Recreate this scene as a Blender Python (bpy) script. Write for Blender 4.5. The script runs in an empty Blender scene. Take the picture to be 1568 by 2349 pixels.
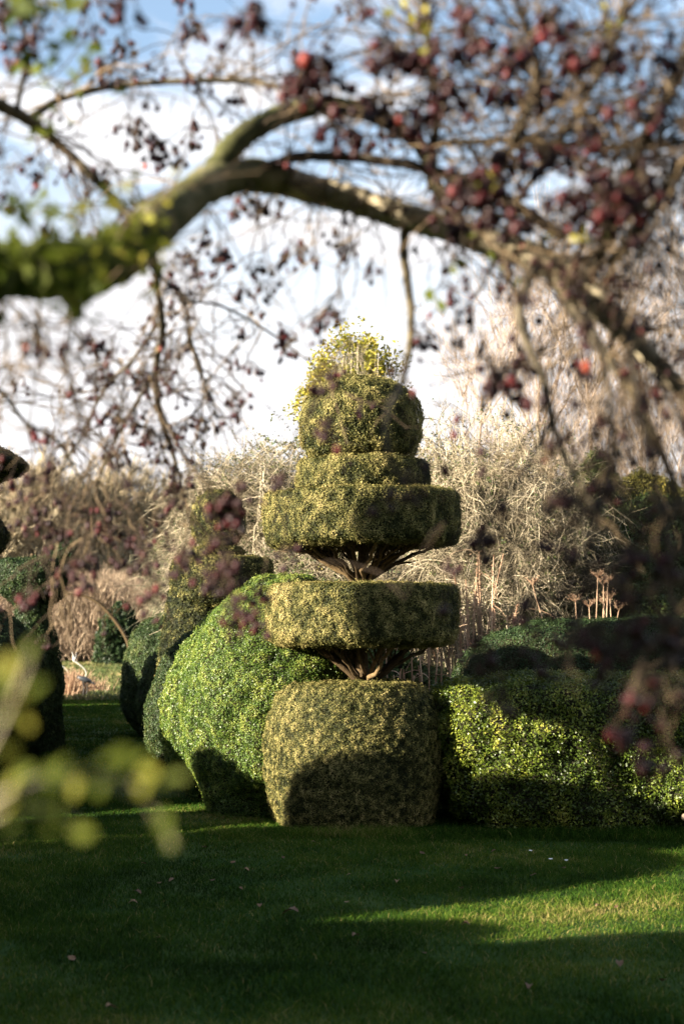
import bpy, math
import numpy as np
RS = np.random.RandomState
sc = bpy.context.scene
COL = sc.collection
H = 1.6                                   # eye height
F = 3262.0                                # focal length in units of the 1568 x 2349 reading of the photo
PITCH = math.atan((1430-1174.5)/F)
CP, SP = math.cos(PITCH), math.sin(PITCH)

def P(px, py, d):
    u = (px-784)/F; v = (1174.5-py)/F
    t = d/(CP - v*SP)
    return np.array([u*t, d, H+(SP+v*CP)*t])

# ------------------------------------------------------------------ noise
def _hash(ix, iy, iz, seed):
    h = (ix*374761393 + iy*668265263 + iz*2147483647 + seed*1274126177) & 0xffffffff
    h = ((h ^ (h >> 13))*1274126177) & 0xffffffff
    h = (h ^ (h >> 16)) & 0xffff
    return h/65535.0
def vnoise(p, scale, seed=0):
    q = np.asarray(p, dtype=float)*scale
    i = np.floor(q).astype(np.int64); f = q-i; f = f*f*(3-2*f)
    r = 0
    for a in (0, 1):
        for b in (0, 1):
            for c in (0, 1):
                w = (f[:, 0] if a else 1-f[:, 0])*(f[:, 1] if b else 1-f[:, 1])*(f[:, 2] if c else 1-f[:, 2])
                r = r + w*_hash(i[:, 0]+a, i[:, 1]+b, i[:, 2]+c, seed)
    return r
def norm(v):
    return v/np.maximum(np.linalg.norm(v, axis=-1, keepdims=True), 1e-9)

# ------------------------------------------------------------------ objects
def props(o, label=None, cat=None, group=None, kind=None):
    if label: o['label'] = label
    if cat: o['category'] = cat
    if group: o['group'] = group
    if kind: o['kind'] = kind
    return o
def thing(name, loc, label, cat, group=None):
    o = bpy.data.objects.new(name, None); COL.objects.link(o)
    o.location = loc; o.empty_display_size = .1
    return props(o, label, cat, group)
class Bag:
    """collects quads and triangles, tint per vertex, one material index per face"""
    def __init__(s): s.v = []; s.q = []; s.t = []; s.tint = []; s.qm = []; s.tm = []; s.n = 0
    def add(s, v, quads=None, tris=None, tint=0.5, m=0):
        v = np.asarray(v, dtype=np.float32).reshape(-1, 3)
        if quads is not None and len(quads):
            s.q.append(np.asarray(quads)+s.n); s.qm.append(np.full(len(quads), m, np.int32))
        if tris is not None and len(tris):
            s.t.append(np.asarray(tris)+s.n); s.tm.append(np.full(len(tris), m, np.int32))
        s.v.append(v); s.tint.append(np.broadcast_to(np.asarray(tint, dtype=np.float32), (len(v),)).copy())
        s.n += len(v); return s
    def build(s, name, mats, parent=None, loc=None, smooth=False):
        v = np.concatenate(s.v)
        org = np.array(parent.location if parent is not None else (loc if loc is not None else (0, 0, 0)), dtype=np.float32)
        if parent is not None and parent.parent is not None: org = org+np.array(parent.parent.location, dtype=np.float32)
        v = v-org
        me = bpy.data.meshes.new(name)
        nq = sum(len(a) for a in s.q); nt = sum(len(a) for a in s.t)
        li = []
        if nq: li.append(np.concatenate(s.q).ravel())
        if nt: li.append(np.concatenate(s.t).ravel())
        li = np.concatenate(li).astype(np.int32)
        me.vertices.add(len(v)); me.vertices.foreach_set('co', v.ravel())
        me.loops.add(len(li)); me.loops.foreach_set('vertex_index', li)
        me.polygons.add(nq+nt)
        st = np.concatenate([np.arange(nq)*4, nq*4+np.arange(nt)*3]).astype(np.int32)
        me.polygons.foreach_set('loop_start', st)
        me.polygons.foreach_set('material_index', np.concatenate(s.qm+s.tm).astype(np.int32))
        if smooth: me.polygons.foreach_set('use_smooth', np.ones(nq+nt, bool))
        a = me.attributes.new('tint', 'FLOAT', 'POINT'); a.data.foreach_set('value', np.concatenate(s.tint))
        me.update(calc_edges=True)
        for m in (mats if isinstance(mats, (list, tuple)) else [mats]): me.materials.append(m)
        o = bpy.data.objects.new(name, me); COL.objects.link(o)
        if parent is not None: o.parent = parent
        elif loc is not None: o.location = loc
        return o

# ------------------------------------------------------------------ materials
def ramp_mat(name, stops, rough=.5, transl=0.0, spec=.5, noise=None, bump=0.0, attr=True):
    m = bpy.data.materials.new(name); m.use_nodes = True
    nt = m.node_tree; N = nt.nodes; L = nt.links; N.clear()
    out = N.new('ShaderNodeOutputMaterial'); b = N.new('ShaderNodeBsdfPrincipled')
    r = N.new('ShaderNodeValToRGB')
    while len(r.color_ramp.elements) < len(stops): r.color_ramp.elements.new(.5)
    for e, (p, c) in zip(r.color_ramp.elements, stops): e.position = p; e.color = (*c, 1)
    at = N.new('ShaderNodeAttribute'); at.attribute_name = 'tint'
    fac = at.outputs['Fac']
    if noise:
        tc = N.new('ShaderNodeTexCoord'); n = N.new('ShaderNodeTexNoise')
        n.inputs['Scale'].default_value = noise; n.inputs['Detail'].default_value = 6; n.inputs['Roughness'].default_value = .65
        L.new(tc.outputs['Object'], n.inputs['Vector'])
        if attr:
            mx = N.new('ShaderNodeMath'); mx.operation = 'ADD'; L.new(at.outputs['Fac'], mx.inputs[0])
            s = N.new('ShaderNodeMath'); s.operation = 'MULTIPLY_ADD'; s.inputs[1].default_value = 1.6; s.inputs[2].default_value = -.8
            L.new(n.outputs['Fac'], s.inputs[0]); L.new(s.outputs[0], mx.inputs[1]); fac = mx.outputs[0]
        else: fac = n.outputs['Fac']
        if bump:
            bp = N.new('ShaderNodeBump'); bp.inputs['Strength'].default_value = bump; bp.inputs['Distance'].default_value = .01
            L.new(n.outputs['Fac'], bp.inputs['Height']); L.new(bp.outputs['Normal'], b.inputs['Normal'])
    L.new(fac, r.inputs['Fac'])
    L.new(r.outputs['Color'], b.inputs['Base Color'])
    b.inputs['Roughness'].default_value = rough; b.inputs['Specular IOR Level'].default_value = spec
    if transl:
        t = N.new('ShaderNodeBsdfTranslucent'); L.new(r.outputs['Color'], t.inputs['Color'])
        mix = N.new('ShaderNodeMixShader'); mix.inputs[0].default_value = transl
        L.new(b.outputs[0], mix.inputs[1]); L.new(t.outputs[0], mix.inputs[2]); L.new(mix.outputs[0], out.inputs[0])
    else: L.new(b.outputs[0], out.inputs[0])
    return m
YEW = ramp_mat('yew_leaf', [(0, (.006, .010, .003)), (.3, (.038, .043, .012)), (.6, (.165, .150, .048)), (1, (.36, .29, .12))], .6, .12, .12)
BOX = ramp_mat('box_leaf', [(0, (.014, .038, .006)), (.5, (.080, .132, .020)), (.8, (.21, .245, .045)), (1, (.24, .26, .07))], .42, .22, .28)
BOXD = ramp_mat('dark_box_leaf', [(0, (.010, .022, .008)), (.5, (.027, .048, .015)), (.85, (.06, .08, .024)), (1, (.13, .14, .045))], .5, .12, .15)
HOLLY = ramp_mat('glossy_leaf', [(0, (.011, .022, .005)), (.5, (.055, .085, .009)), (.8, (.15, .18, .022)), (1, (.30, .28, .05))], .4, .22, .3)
IVY = ramp_mat('ivy_leaf', [(0, (.018, .032, .010)), (.5, (.050, .075, .020)), (.85, (.12, .13, .035)), (1, (.25, .20, .07))], .5, .15, .15)
OLIVE = ramp_mat('olive_leaf', [(0, (.03, .035, .010)), (.5, (.12, .11, .025)), (1, (.30, .24, .06))], .5, .2, .15)
GOLD = ramp_mat('golden_leaf', [(0, (.10, .12, .015)), (.5, (.28, .25, .03)), (1, (.50, .38, .05))], .4, .3, .4)
CORE = ramp_mat('inner_twigs', [(0, (.010, .012, .006)), (1, (.035, .030, .015))], .9, 0, .1, noise=30)
YBARK = ramp_mat('yew_bark', [(0, (.022, .014, .006)), (.5, (.055, .036, .016)), (1, (.14, .095, .045))], .8, 0, .2, noise=40, bump=.5)
BARK = ramp_mat('apple_bark', [(0, (.035, .030, .022)), (.4, (.12, .10, .068)), (.65, (.25, .215, .145)), (1, (.40, .35, .24))], .8, 0, .2, noise=11, bump=.8)
BARKD = ramp_mat('shaded_dark_bark', [(0, (.016, .013, .010)), (.45, (.050, .042, .030)), (.75, (.11, .09, .055)), (1, (.24, .20, .12))], .8, 0, .1, noise=11, bump=.8)  # dark limb bark; shade is put into its colour for limbs less lit
MIXB = ramp_mat('part_mossy_bark', [(0, (.020, .018, .012)), (.35, (.055, .058, .022)), (.6, (.13, .12, .065)), (.8, (.25, .215, .14)), (1, (.38, .33, .21))], .85, 0, .1, noise=11, bump=.8)
MOSS = ramp_mat('mossy_bark', [(0, (.018, .018, .009)), (.4, (.038, .046, .012)), (.7, (.080, .092, .014)), (1, (.18, .165, .045))], .9, 0, .1, noise=11, bump=.8)
TWIG = ramp_mat('apple_twig', [(0, (.022, .016, .012)), (.6, (.070, .050, .032)), (1, (.20, .145, .085))], .7, 0, .1)
TWIGD = ramp_mat('shrub_twig', [(0, (.05, .055, .03)), (.5, (.14, .13, .08)), (1, (.30, .26, .17))], .7, 0, .3)
FRUIT = ramp_mat('crab_fruit', [(0, (.008, .003, .004)), (.5, (.030, .005, .007)), (.86, (.10, .014, .015)), (1, (.34, .06, .03))], .45, 0, .22)
PALE = ramp_mat('pale_twig', [(0, (.07, .060, .036)), (.5, (.22, .185, .12)), (1, (.50, .43, .31))], .75, 0, .2)
PINK = ramp_mat('birch_twig', [(0, (.11, .08, .058)), (.5, (.27, .20, .145)), (1, (.50, .41, .32))], .75, 0, .2)
TAN = ramp_mat('far_twig', [(0, (.14, .115, .065)), (.5, (.36, .295, .185)), (1, (.60, .52, .37))], .8, 0, .2)
RUSSET = ramp_mat('russet_twig', [(0, (.10, .072, .048)), (.5, (.26, .19, .13)), (1, (.48, .38, .27))], .8, 0, .2)
STALK = ramp_mat('dead_stalk', [(0, (.20, .11, .065)), (.5, (.38, .24, .15)), (1, (.58, .42, .28))], .7, .1, .3)
LEAFY = ramp_mat('young_leaf', [(0, (.035, .055, .008)), (.5, (.10, .12, .015)), (1, (.27, .24, .04))], .6, .45, .08)
GRASS = ramp_mat('grass_blade', [(0, (.008, .020, .003)), (.45, (.032, .076, .008)), (.8, (.10, .13, .018)), (1, (.26, .21, .08))], .7, .35, .04)
DRY = ramp_mat('dry_leaf', [(0, (.05, .028, .015)), (.6, (.15, .085, .04)), (1, (.34, .27, .17))], .6, .1, .3)
METAL = ramp_mat('painted_metal', [(0, (.03, .035, .04)), (.5, (.25, .23, .19)), (1, (.50, .50, .45))], .4, 0, .5)
WHITE = ramp_mat('petal', [(0, (.7, .7, .65)), (1, (.85, .85, .8))], .6, .2, .3)

# ------------------------------------------------------------------ clipped foliage
def leaves_at(bag, pos, nrm, rng, L, W, tint, spread=.7, up=0.0, m=0):
    n = len(pos)
    nn = norm(nrm + rng.normal(0, spread, (n, 3)) + np.array([0, 0, up]))
    a = norm(np.cross(nn, rng.normal(0, 1, (n, 3))))
    b = np.cross(nn, a)
    l = (L*rng.uniform(.65, 1.25, n))[:, None]; w = (W*rng.uniform(.7, 1.2, n))[:, None]
    fold = nn*w*.25
    v = np.stack([pos-a*l*.5, pos+b*w*.5+fold, pos+a*l*.5, pos-b*w*.5+fold], 1).reshape(-1, 3)
    q = np.arange(n*4).reshape(-1, 4)
    bag.add(v, quads=q, tint=np.repeat(tint, 4), m=m)

def smooth_profile(pts, n):
    pts = np.array(pts, float)
    d = np.r_[0, np.cumsum(np.linalg.norm(np.diff(pts, axis=0), axis=1))]
    t = np.linspace(0, d[-1], n)
    r = np.interp(t, d, pts[:, 0]); z = np.interp(t, d, pts[:, 1])
    for _ in range(1):
        r[1:-1] = (r[:-2]+2*r[1:-1]+r[2:])/4; z[1:-1] = (z[:-2]+2*z[1:-1]+z[2:])/4
    return r, z

def clipped(name, c, prof, mats, parent, seed, dens=16000, L=.02, W=.009, sx=1, sy=1, sup=2.0, rot=0,
            lump=.012, clump=.022, cscale=22, spread=.5, tilt=(0, 0), tint_mid=.42, stray=.02, back=.6, big=.0, bigscale=2.0, label=None):
    """one clipped mass: dark twiggy core and a skin of individual leaves"""
    rng = RS(seed); NU, NV = 120, 84
    r, z = smooth_profile(prof, NV)
    th = np.linspace(0, 2*np.pi, NU, endpoint=False)
    ct, st = np.cos(th), np.sin(th)
    k = (np.abs(ct)**sup + np.abs(st)**sup)**(-1/sup)
    x = r[:, None]*(ct*k)[None]*sx; y = r[:, None]*(st*k)[None]*sy
    cr, sr = math.cos(rot), math.sin(rot)
    g = np.stack([x*cr-y*sr, x*sr+y*cr, np.broadcast_to(z[:, None], x.shape)+0*x], -1)
    g[..., 2] += (g[..., 0]*tilt[0]+g[..., 1]*tilt[1])*np.clip(z/max(z.max(), .01), 0, 1)[:, None]
    g = g+np.array([c[0], c[1], 0])
    cc = np.array([c[0], c[1], (z.min()+z.max())/2])
    flat = g.reshape(-1, 3)
    out = norm(flat-cc)
    flat = flat + out*((vnoise(flat, 7, seed)-.5)*lump*2 + (vnoise(flat, 17, seed+1)-.5)*lump)[:, None]
    if big: flat = flat + out*((vnoise(flat, bigscale, seed+7)-.5)*big*2)[:, None]
    flat[:, 2] = np.maximum(flat[:, 2], -.02)
    g = flat.reshape(NV, NU, 3)
    gn = np.roll(g, -1, 1)
    A, B, C_, D = g[:-1], gn[:-1], gn[1:], g[1:]
    nr = np.cross(C_-A, D-B); area = np.linalg.norm(nr, axis=-1)/2; nr = norm(nr)
    ctr = (A+B+C_+D)/4
    sgn = np.sign(((ctr-cc)*nr).sum(-1)); sgn[sgn == 0] = 1
    # profiles run bottom to top so one sign holds everywhere
    s = 1 if (sgn*area).sum() > 0 else -1
    nr = nr*s
    tocam = norm(np.array([0, 0, H])-ctr)
    w = area*np.where((nr*tocam).sum(-1) > -.25, 1, back)
    n = int(dens*w.sum())
    pr = w.ravel()/w.sum()
    idx = rng.choice(len(pr), n, p=pr)
    i, j = idx//NU, idx % NU
    u, v = rng.rand(n, 1), rng.rand(n, 1)
    pos = A[i, j]*(1-u)*(1-v)+B[i, j]*u*(1-v)+C_[i, j]*u*v+D[i, j]*(1-u)*v
    nn = nr[i, j]
    cl = vnoise(pos, cscale, seed+3)*.65+vnoise(pos, cscale*2.1, seed+4)*.35
    pos = pos+nn*((cl-.5)*clump*2.2+rng.normal(0, .22, n)*clump)[:, None]
    if stray:
        k2 = rng.rand(n) < stray; pos[k2] += nn[k2]*rng.uniform(.0, .035, (k2.sum(), 1))
    tint = np.clip(tint_mid+(cl-.5)*1.0+rng.normal(0, .10, n)+(rng.rand(n) < .03)*.3+(vnoise(pos, 2.2, seed+9)-.5)*.35, 0, 1)  # leaves in the hollows get a darker tint: shade painted into their colour
    pos[:, 2] = np.maximum(pos[:, 2], .004)
    bag = Bag()
    leaves_at(bag, pos, nn, rng, L, W, tint, spread)
    # core: pull the skin inwards
    inn = g-np.concatenate([nr[:1], (nr[:-1]+nr[1:])/2, nr[-1:]], 0)*(clump*.55+.010)
    ids = np.arange(NV*NU).reshape(NV, NU)
    q = np.stack([ids[:-1], np.roll(ids, -1, 1)[:-1], np.roll(ids, -1, 1)[1:], ids[1:]], -1).reshape(-1, 4)
    inn[..., 2] = np.maximum(inn[..., 2], .0)
    bag.add(inn.reshape(-1, 3), quads=q, tint=.3, m=1)
    o = bag.build(name, mats, parent)
    if label: o['label'] = label
    return o

# ------------------------------------------------------------------ branches
def tubes(bag, pts, rad, sides=4, tint=None, m=0):
    """pts (N,K,3), rad (N,K)"""
    N, K, _ = pts.shape
    t = np.empty_like(pts); t[:, 1:-1] = pts[:, 2:]-pts[:, :-2]; t[:, 0] = pts[:, 1]-pts[:, 0]; t[:, -1] = pts[:, -1]-pts[:, -2]
    t = norm(t)
    ref = np.tile(np.array([.31, .22, .92]), (N, 1)); alt = np.array([.9, .3, .1])
    bad = np.abs((norm(ref)*t[:, 0]).sum(-1)) > .9; ref[bad] = alt
    a = norm(np.cross(t, ref[:, None, :])); b = np.cross(t, a)
    ang = np.arange(sides)*2*np.pi/sides
    ring = pts[:, :, None, :] + rad[:, :, None, None]*(a[:, :, None, :]*np.cos(ang)[:, None]+b[:, :, None, :]*np.sin(ang)[:, None])
    ids = np.arange(N*K*sides).reshape(N, K, sides)
    nx = np.roll(ids, -1, 2)
    q = np.stack([ids[:, :-1], nx[:, :-1], nx[:, 1:], ids[:, 1:]], -1).reshape(-1, 4)
    if tint is None: tint = np.full(N, .5)
    tt = np.repeat(tint, K*sides)
    bag.add(ring.reshape(-1, 3), quads=q, tint=tt, m=m)

def grow(st, dr, ln, r0, r1, K, wander, bias, rng, ell=None, curl=0.0):
    N = len(st); pts = np.empty((N, K, 3)); pts[:, 0] = st; d = norm(dr)
    step = (ln/(K-1))[:, None]; bias = np.asarray(bias, float)
    for k in range(1, K):
        d = norm(d+rng.normal(0, wander, (N, 3))+bias*(1+curl*k))
        p = pts[:, k-1]+d*step
        if ell is not None:
            c, R = ell
            e = (p-c)/R; q = np.linalg.norm(e, axis=1, keepdims=True)
            lim = 1+.5*(vnoise(p, 1.5, 5)[:, None]-.5)+rng.uniform(-.16, .14, (N, 1))
            p = np.where(q > lim, c+(p-c)/q*lim, p)
        p[:, 2] = np.maximum(p[:, 2], .02)
        pts[:, k] = p
    f = np.linspace(0, 1, K)[None]
    rad = r0[:, None]*(1-f)+r1[:, None]*f
    return pts, rad

def spawn(pts, rad, n, rng, lo=.2, hi=1.0, ang=.9):
    N, K, _ = pts.shape
    i = np.repeat(np.arange(N), n); f = rng.uniform(lo, hi, len(i))*(K-1)
    k = np.minimum(f.astype(int), K-2); f = (f-k)[:, None]
    st = pts[i, k]*(1-f)+pts[i, k+1]*f
    par = norm(pts[i, k+1]-pts[i, k])
    d = norm(par*math.cos(ang)+norm(rng.normal(0, 1, (len(i), 3)))*math.sin(ang))
    r = rad[i, k]*(1-f[:, 0])+rad[i, k+1]*f[:, 0]
    return st, d, r

def DEEP(px, d): return 3.3+(d-3.3)*1.9 if (d > 3.3 and px < 900) else d
def polyline(pxs, n=6, jit=.0, rng=None):
    """catmull-rom through P() points; rows (px,py,depth,thickness_px) -> pts, rad"""
    a = np.array(pxs, float)
    if a[:, 2].max() < 6: a[:, 2] = [DEEP(p[0], p[2]) for p in a]
    w = np.array([np.r_[P(p[0], p[1], p[2]), p[3]/F*p[2]/2] for p in a])
    w = np.vstack([2*w[0]-w[1], w, 2*w[-1]-w[-2]])
    o = []
    for i in range(1, len(w)-2):
        for t in np.linspace(0, 1, n, endpoint=False):
            p0, p1, p2, p3 = w[i-1:i+3]
            o.append(.5*((2*p1)+(-p0+p2)*t+(2*p0-5*p1+4*p2-p3)*t*t+(-p0+3*p1-3*p2+p3)*t**3))
    o.append(w[-2]); o = np.array(o)
    if jit and rng is not None:
        o[:, :3] += rng.normal(0, jit, (len(o), 3))*o[:, 3:4]
        o[:, 3] *= rng.uniform(.93, 1.1, len(o))
    return o[None, :, :3], np.maximum(o[None, :, 3], .0012)

# ================================================================== GROUND
def gz(x, y):
    p = np.stack([x, y, 0*x], -1)
    return (vnoise(p, .6, 3)-.5)*.05+(vnoise(p, 2.2, 4)-.5)*.018
def ground():
    xs = np.r_[-300, -120, -60, -30, np.linspace(-14, 14, 141), 30, 60, 120, 300]
    ys = np.r_[-80, -20, -5, np.linspace(0, 40, 161), np.linspace(42, 90, 25), 130, 200, 420]
    X, Y = np.meshgrid(xs, ys); v = np.stack([X, Y, 0*X], -1).reshape(-1, 3)
    v[:, 2] = gz(v[:, 0], v[:, 1])-.012
    n = len(xs); ids = np.arange(len(v)).reshape(len(ys), n)
    q = np.stack([ids[:-1, :-1], ids[:-1, 1:], ids[1:, 1:], ids[1:, :-1]], -1).reshape(-1, 4)
    m = bpy.data.materials.new('lawn_soil'); m.use_nodes = True; nt = m.node_tree; N = nt.nodes; L = nt.links
    b = N['Principled BSDF']; b.inputs['Roughness'].default_value = .95; b.inputs['Specular IOR Level'].default_value = .1
    g = N.new('ShaderNodeNewGeometry'); n1 = N.new('ShaderNodeTexNoise'); n1.inputs['Scale'].default_value = 1.3; n1.inputs['Detail'].default_value = 8
    L.new(g.outputs['Position'], n1.inputs['Vector'])
    r = N.new('ShaderNodeValToRGB'); e = r.color_ramp.elements
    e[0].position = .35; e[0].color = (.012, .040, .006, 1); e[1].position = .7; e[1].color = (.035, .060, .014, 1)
    L.new(n1.outputs['Fac'], r.inputs['Fac'])
    n2 = N.new('ShaderNodeTexNoise'); n2.inputs['Scale'].default_value = .35; n2.inputs['Detail'].default_value = 9; n2.inputs['Roughness'].default_value = .7
    L.new(g.outputs['Position'], n2.inputs['Vector'])
    r2 = N.new('ShaderNodeValToRGB'); e = r2.color_ramp.elements
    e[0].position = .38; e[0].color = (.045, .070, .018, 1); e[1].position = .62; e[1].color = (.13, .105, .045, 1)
    L.new(n2.outputs['Fac'], r2.inputs['Fac'])
    sp = N.new('ShaderNodeSeparateXYZ'); L.new(g.outputs['Position'], sp.inputs[0])
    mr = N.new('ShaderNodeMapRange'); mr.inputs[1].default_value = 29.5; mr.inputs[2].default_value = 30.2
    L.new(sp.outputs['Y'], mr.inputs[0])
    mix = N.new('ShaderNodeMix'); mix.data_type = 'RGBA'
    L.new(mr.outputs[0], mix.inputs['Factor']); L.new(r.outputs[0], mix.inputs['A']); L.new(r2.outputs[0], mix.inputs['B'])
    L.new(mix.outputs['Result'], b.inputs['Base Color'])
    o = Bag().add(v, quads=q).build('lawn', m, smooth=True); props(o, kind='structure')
ground()

def blades(name, n, ysamp, xlo, xhi, hgt, wid, seed, mat, kind_label=None, tint_mid=.45):
    rng = RS(seed)
    y = ysamp(rng, n); x = rng.uniform(0, 1, n)*(xhi(y)-xlo(y))+xlo(y)
    p = np.stack([x, y, 0*x], -1)
    cl = vnoise(p, 1.7, seed)*.6+vnoise(p, 6, seed+1)*.4
    h = hgt*rng.uniform(.5, 1.25, n)*(.55+cl*.9)
    keep = rng.rand(n) < np.clip(.35+cl*1.2, 0, 1)
    p[:, 2] = gz(x, y)-.015
    a = rng.uniform(0, 2*np.pi, n); wd = wid*rng.uniform(.7, 1.4, n)*np.maximum(1, y/9)
    side = np.stack([np.cos(a), np.sin(a), 0*a], -1)*wd[:, None]/2
    lean = rng.normal(0, .42, (n, 3)); lean[:, 2] = 1; lean = norm(lean)*h[:, None]
    lean2 = lean*np.array([2.1, 2.1, .9])
    mid = p+lean*.55
    v = np.stack([p-side, p+side, mid+side*.8, mid-side*.8, p+lean2], 1)[keep]
    tint = np.clip(tint_mid+(vnoise(p, .9, seed+5)-.5)*.7+(vnoise(p, 4.5, seed+6)-.5)*.35+rng.normal(0, .16, n)+(rng.rand(n) < .05)*.5+.28*np.exp(-((x-1.75)/1.0)**2-((y-8.1)/.45)**2), 0, 1)[keep]  # tan patch along the sunlit strip puts sun warmth into the blade tint
    k = len(v); base = np.arange(k)[:, None]*5
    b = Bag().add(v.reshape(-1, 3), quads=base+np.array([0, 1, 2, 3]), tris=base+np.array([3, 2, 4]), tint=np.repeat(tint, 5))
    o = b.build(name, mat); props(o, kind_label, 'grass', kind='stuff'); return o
# nearer lawn, then the path between the hedges
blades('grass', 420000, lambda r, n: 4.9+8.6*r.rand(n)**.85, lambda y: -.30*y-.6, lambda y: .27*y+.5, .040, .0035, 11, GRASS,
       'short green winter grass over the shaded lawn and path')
blades('grass', 150000, lambda r, n: 13.3+17*r.rand(n)**.8, lambda y: -.25*y-1.2+0*y, lambda y: -.11*y+.7, .035, .004, 12, GRASS,
       'short grass of the shaded walk between the two rows of clipped bushes')
blades('grass', 9000, lambda r, n: 10.72+.4*r.rand(n), lambda y: -.9+0*y, lambda y: 4.2+0*y, .085, .004, 14, GRASS, 'longer unmown grass fringe along the foot of the topiary and hedge')
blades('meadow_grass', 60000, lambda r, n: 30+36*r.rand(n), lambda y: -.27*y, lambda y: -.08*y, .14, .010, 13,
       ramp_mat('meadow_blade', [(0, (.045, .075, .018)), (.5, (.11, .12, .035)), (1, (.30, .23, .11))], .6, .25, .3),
       'rough tufted sunlit meadow grass beyond the walk', .4)

# ================================================================== MAIN TOPIARY
TX, TY = .165, 11.75
def stems(parent, x, y, z0, z1, r1, n, mat, seed, rad=.022, r0=.04, zdrop=0.0):
    rng = RS(seed)
    for i in range(n):
        a = 2*np.pi*(i+rng.uniform(-.3, .3))/n; R = r1*rng.uniform(.55, 1.0)
        K = 9; f = np.linspace(0, 1, K)
        px = x+np.cos(a)*(r0+(R-r0)*f**1.05); py = y+np.sin(a)*(r0+(R-r0)*f**1.05); pz = z0+(z1-z0)*(f**.85)
        p = np.stack([px, py, pz], -1)+rng.normal(0, .010, (K, 3)); rr = rad*rng.uniform(.6, 1.15)*(1-.55*f)
        b = Bag(); tubes(b, p[None], rr[None], 8, np.array([rng.rand()]))
        st, d, r = spawn(p[None], rr[None], 10, rng, .35, 1, .7)
        tp, tr = grow(st, d+np.array([0, 0, .5]), rng.uniform(.1, .25, len(st)), r*.45, r*.2, 4, .25, (0, 0, .15), rng)
        tubes(b, tp, tr, 4, rng.rand(len(tp)))
        b.build('branch', mat, parent, smooth=True)
def trunk(parent, x, y, z0, z1, r, mat, seed, name='trunk'):
    rng = RS(seed); K = 12; f = np.linspace(0, 1, K)
    p = np.stack([x+rng.normal(0, .008, K), y+rng.normal(0, .008, K), z0+(z1-z0)*f], -1)
    b = Bag(); tubes(b, p[None], (r*(1-.4*f)*rng.uniform(.9, 1.1, K))[None], 12); return b.build(name, mat, parent, smooth=True)

T = thing('tiered_topiary', (TX, TY, 0), 'tall tan green yew topiary clipped into ball, discs and drum, centre of the lawn edge', 'topiary')
YM = [YEW, CORE]
clipped('foliage_ball', (TX, TY), [(0.01, 2.955), (.36, 2.955), (.45, 3.0), (.495, 3.12), (.505, 3.26), (.475, 3.41), (.39, 3.53), (.24, 3.605), (.01, 3.63)], YM, T, 21,
        22000, .021, .0085, lump=.008, clump=.034, cscale=13, tint_mid=.50, big=.02, label='rounded ball at the very top of the topiary')
clipped('foliage_disc', (TX+.01, TY), [(.01, 2.685), (.50, 2.685), (.54, 2.71), (.55, 2.80), (.54, 2.90), (.50, 2.942), (.01, 2.945)], YM, T, 22,
        23000, .019, .0075, lump=.003, clump=.026, cscale=14, tint_mid=.46, label='narrowest and thinnest disc, directly under the ball')
clipped('foliage_disc', (TX, TY), [(.02, 2.29), (.45, 2.26), (.66, 2.235), (.775, 2.25), (.80, 2.30), (.805, 2.5), (.802, 2.64), (.785, 2.665), (.01, 2.672)], YM, T, 23,
        23000, .019, .0075, lump=.003, clump=.028, cscale=14, tint_mid=.46, tilt=(.015, 0), label='wide flat-topped disc resting on a fan of bare stems')
clipped('foliage_disc', (TX+.005, TY), [(.02, 1.48), (.35, 1.43), (.60, 1.415), (.73, 1.44), (.775, 1.49), (.785, 1.68), (.782, 1.87), (.755, 1.91), (.01, 1.93)], YM, T, 24,
        26000, .017, .007, lump=.003, clump=.022, cscale=17, tint_mid=.44, label='deep drum shaped disc above the lowest gap')
clipped('foliage_drum', (TX-.07, TY), [(.63, -.01), (.69, .15), (.73, .4), (.742, .62), (.72, .82), (.665, .98), (.59, 1.08), (.50, 1.12), (.01, 1.135)], YM, T, 25,
        30000, .0145, .0065, clump=.016, cscale=26, tint_mid=.44, label='barrel shaped base mass standing on the lawn')
trunk(T, TX, TY, .9, 2.95, .055, YBARK, 31)
stems(T, TX-.01, TY, 1.93, 2.29, .74, 26, YBARK, 32, .024)
stems(T, TX+.03, TY, 1.08, 1.47, .78, 11, YBARK, 33, .026, r0=.05)
stems(T, TX+.03, TY, 1.07, 1.48, .48, 6, YBARK, 34, .022, r0=.03)

# ================================================================== THE TWO ROWS
RIGHTROW = 'clipped mounds along the right of the walk'
LEFTROW = 'clipped mounds along the left of the walk'
def dome(r, h, base=.82, belly=.42):
    return [(r*base, -.01), (r*.95, h*.2), (r, h*belly), (r*.95, h*.6), (r*.8, h*.77), (r*.55, h*.9), (r*.28, h*.98), (.01, h)]
def mound(name, label, x, y, prof, mats, seed, group, dens, L=.017, W=.011, **k):
    t = thing(name, (x, y, 0), label, 'topiary' if 'topiary' in name else 'clipped bush', group)
    clipped('foliage', (x, y), prof, mats, t, seed, dens, L, W, **k)
    trunk(t, x, y, 0, prof[-1][1]*.6, .05, YBARK, seed+500, 'trunk')
    return t
BM = [BOX, CORE]; BD = [BOXD, CORE]; HM = [HOLLY, CORE]; IM = [IVY, CORE]
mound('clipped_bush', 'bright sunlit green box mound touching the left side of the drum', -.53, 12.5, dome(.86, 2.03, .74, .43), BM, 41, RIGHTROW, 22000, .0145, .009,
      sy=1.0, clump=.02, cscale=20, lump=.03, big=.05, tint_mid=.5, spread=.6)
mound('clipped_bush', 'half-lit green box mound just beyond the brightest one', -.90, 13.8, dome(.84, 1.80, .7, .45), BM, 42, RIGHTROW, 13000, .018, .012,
      clump=.02, cscale=18, lump=.03, big=.05, tint_mid=.42, spread=.6)
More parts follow.
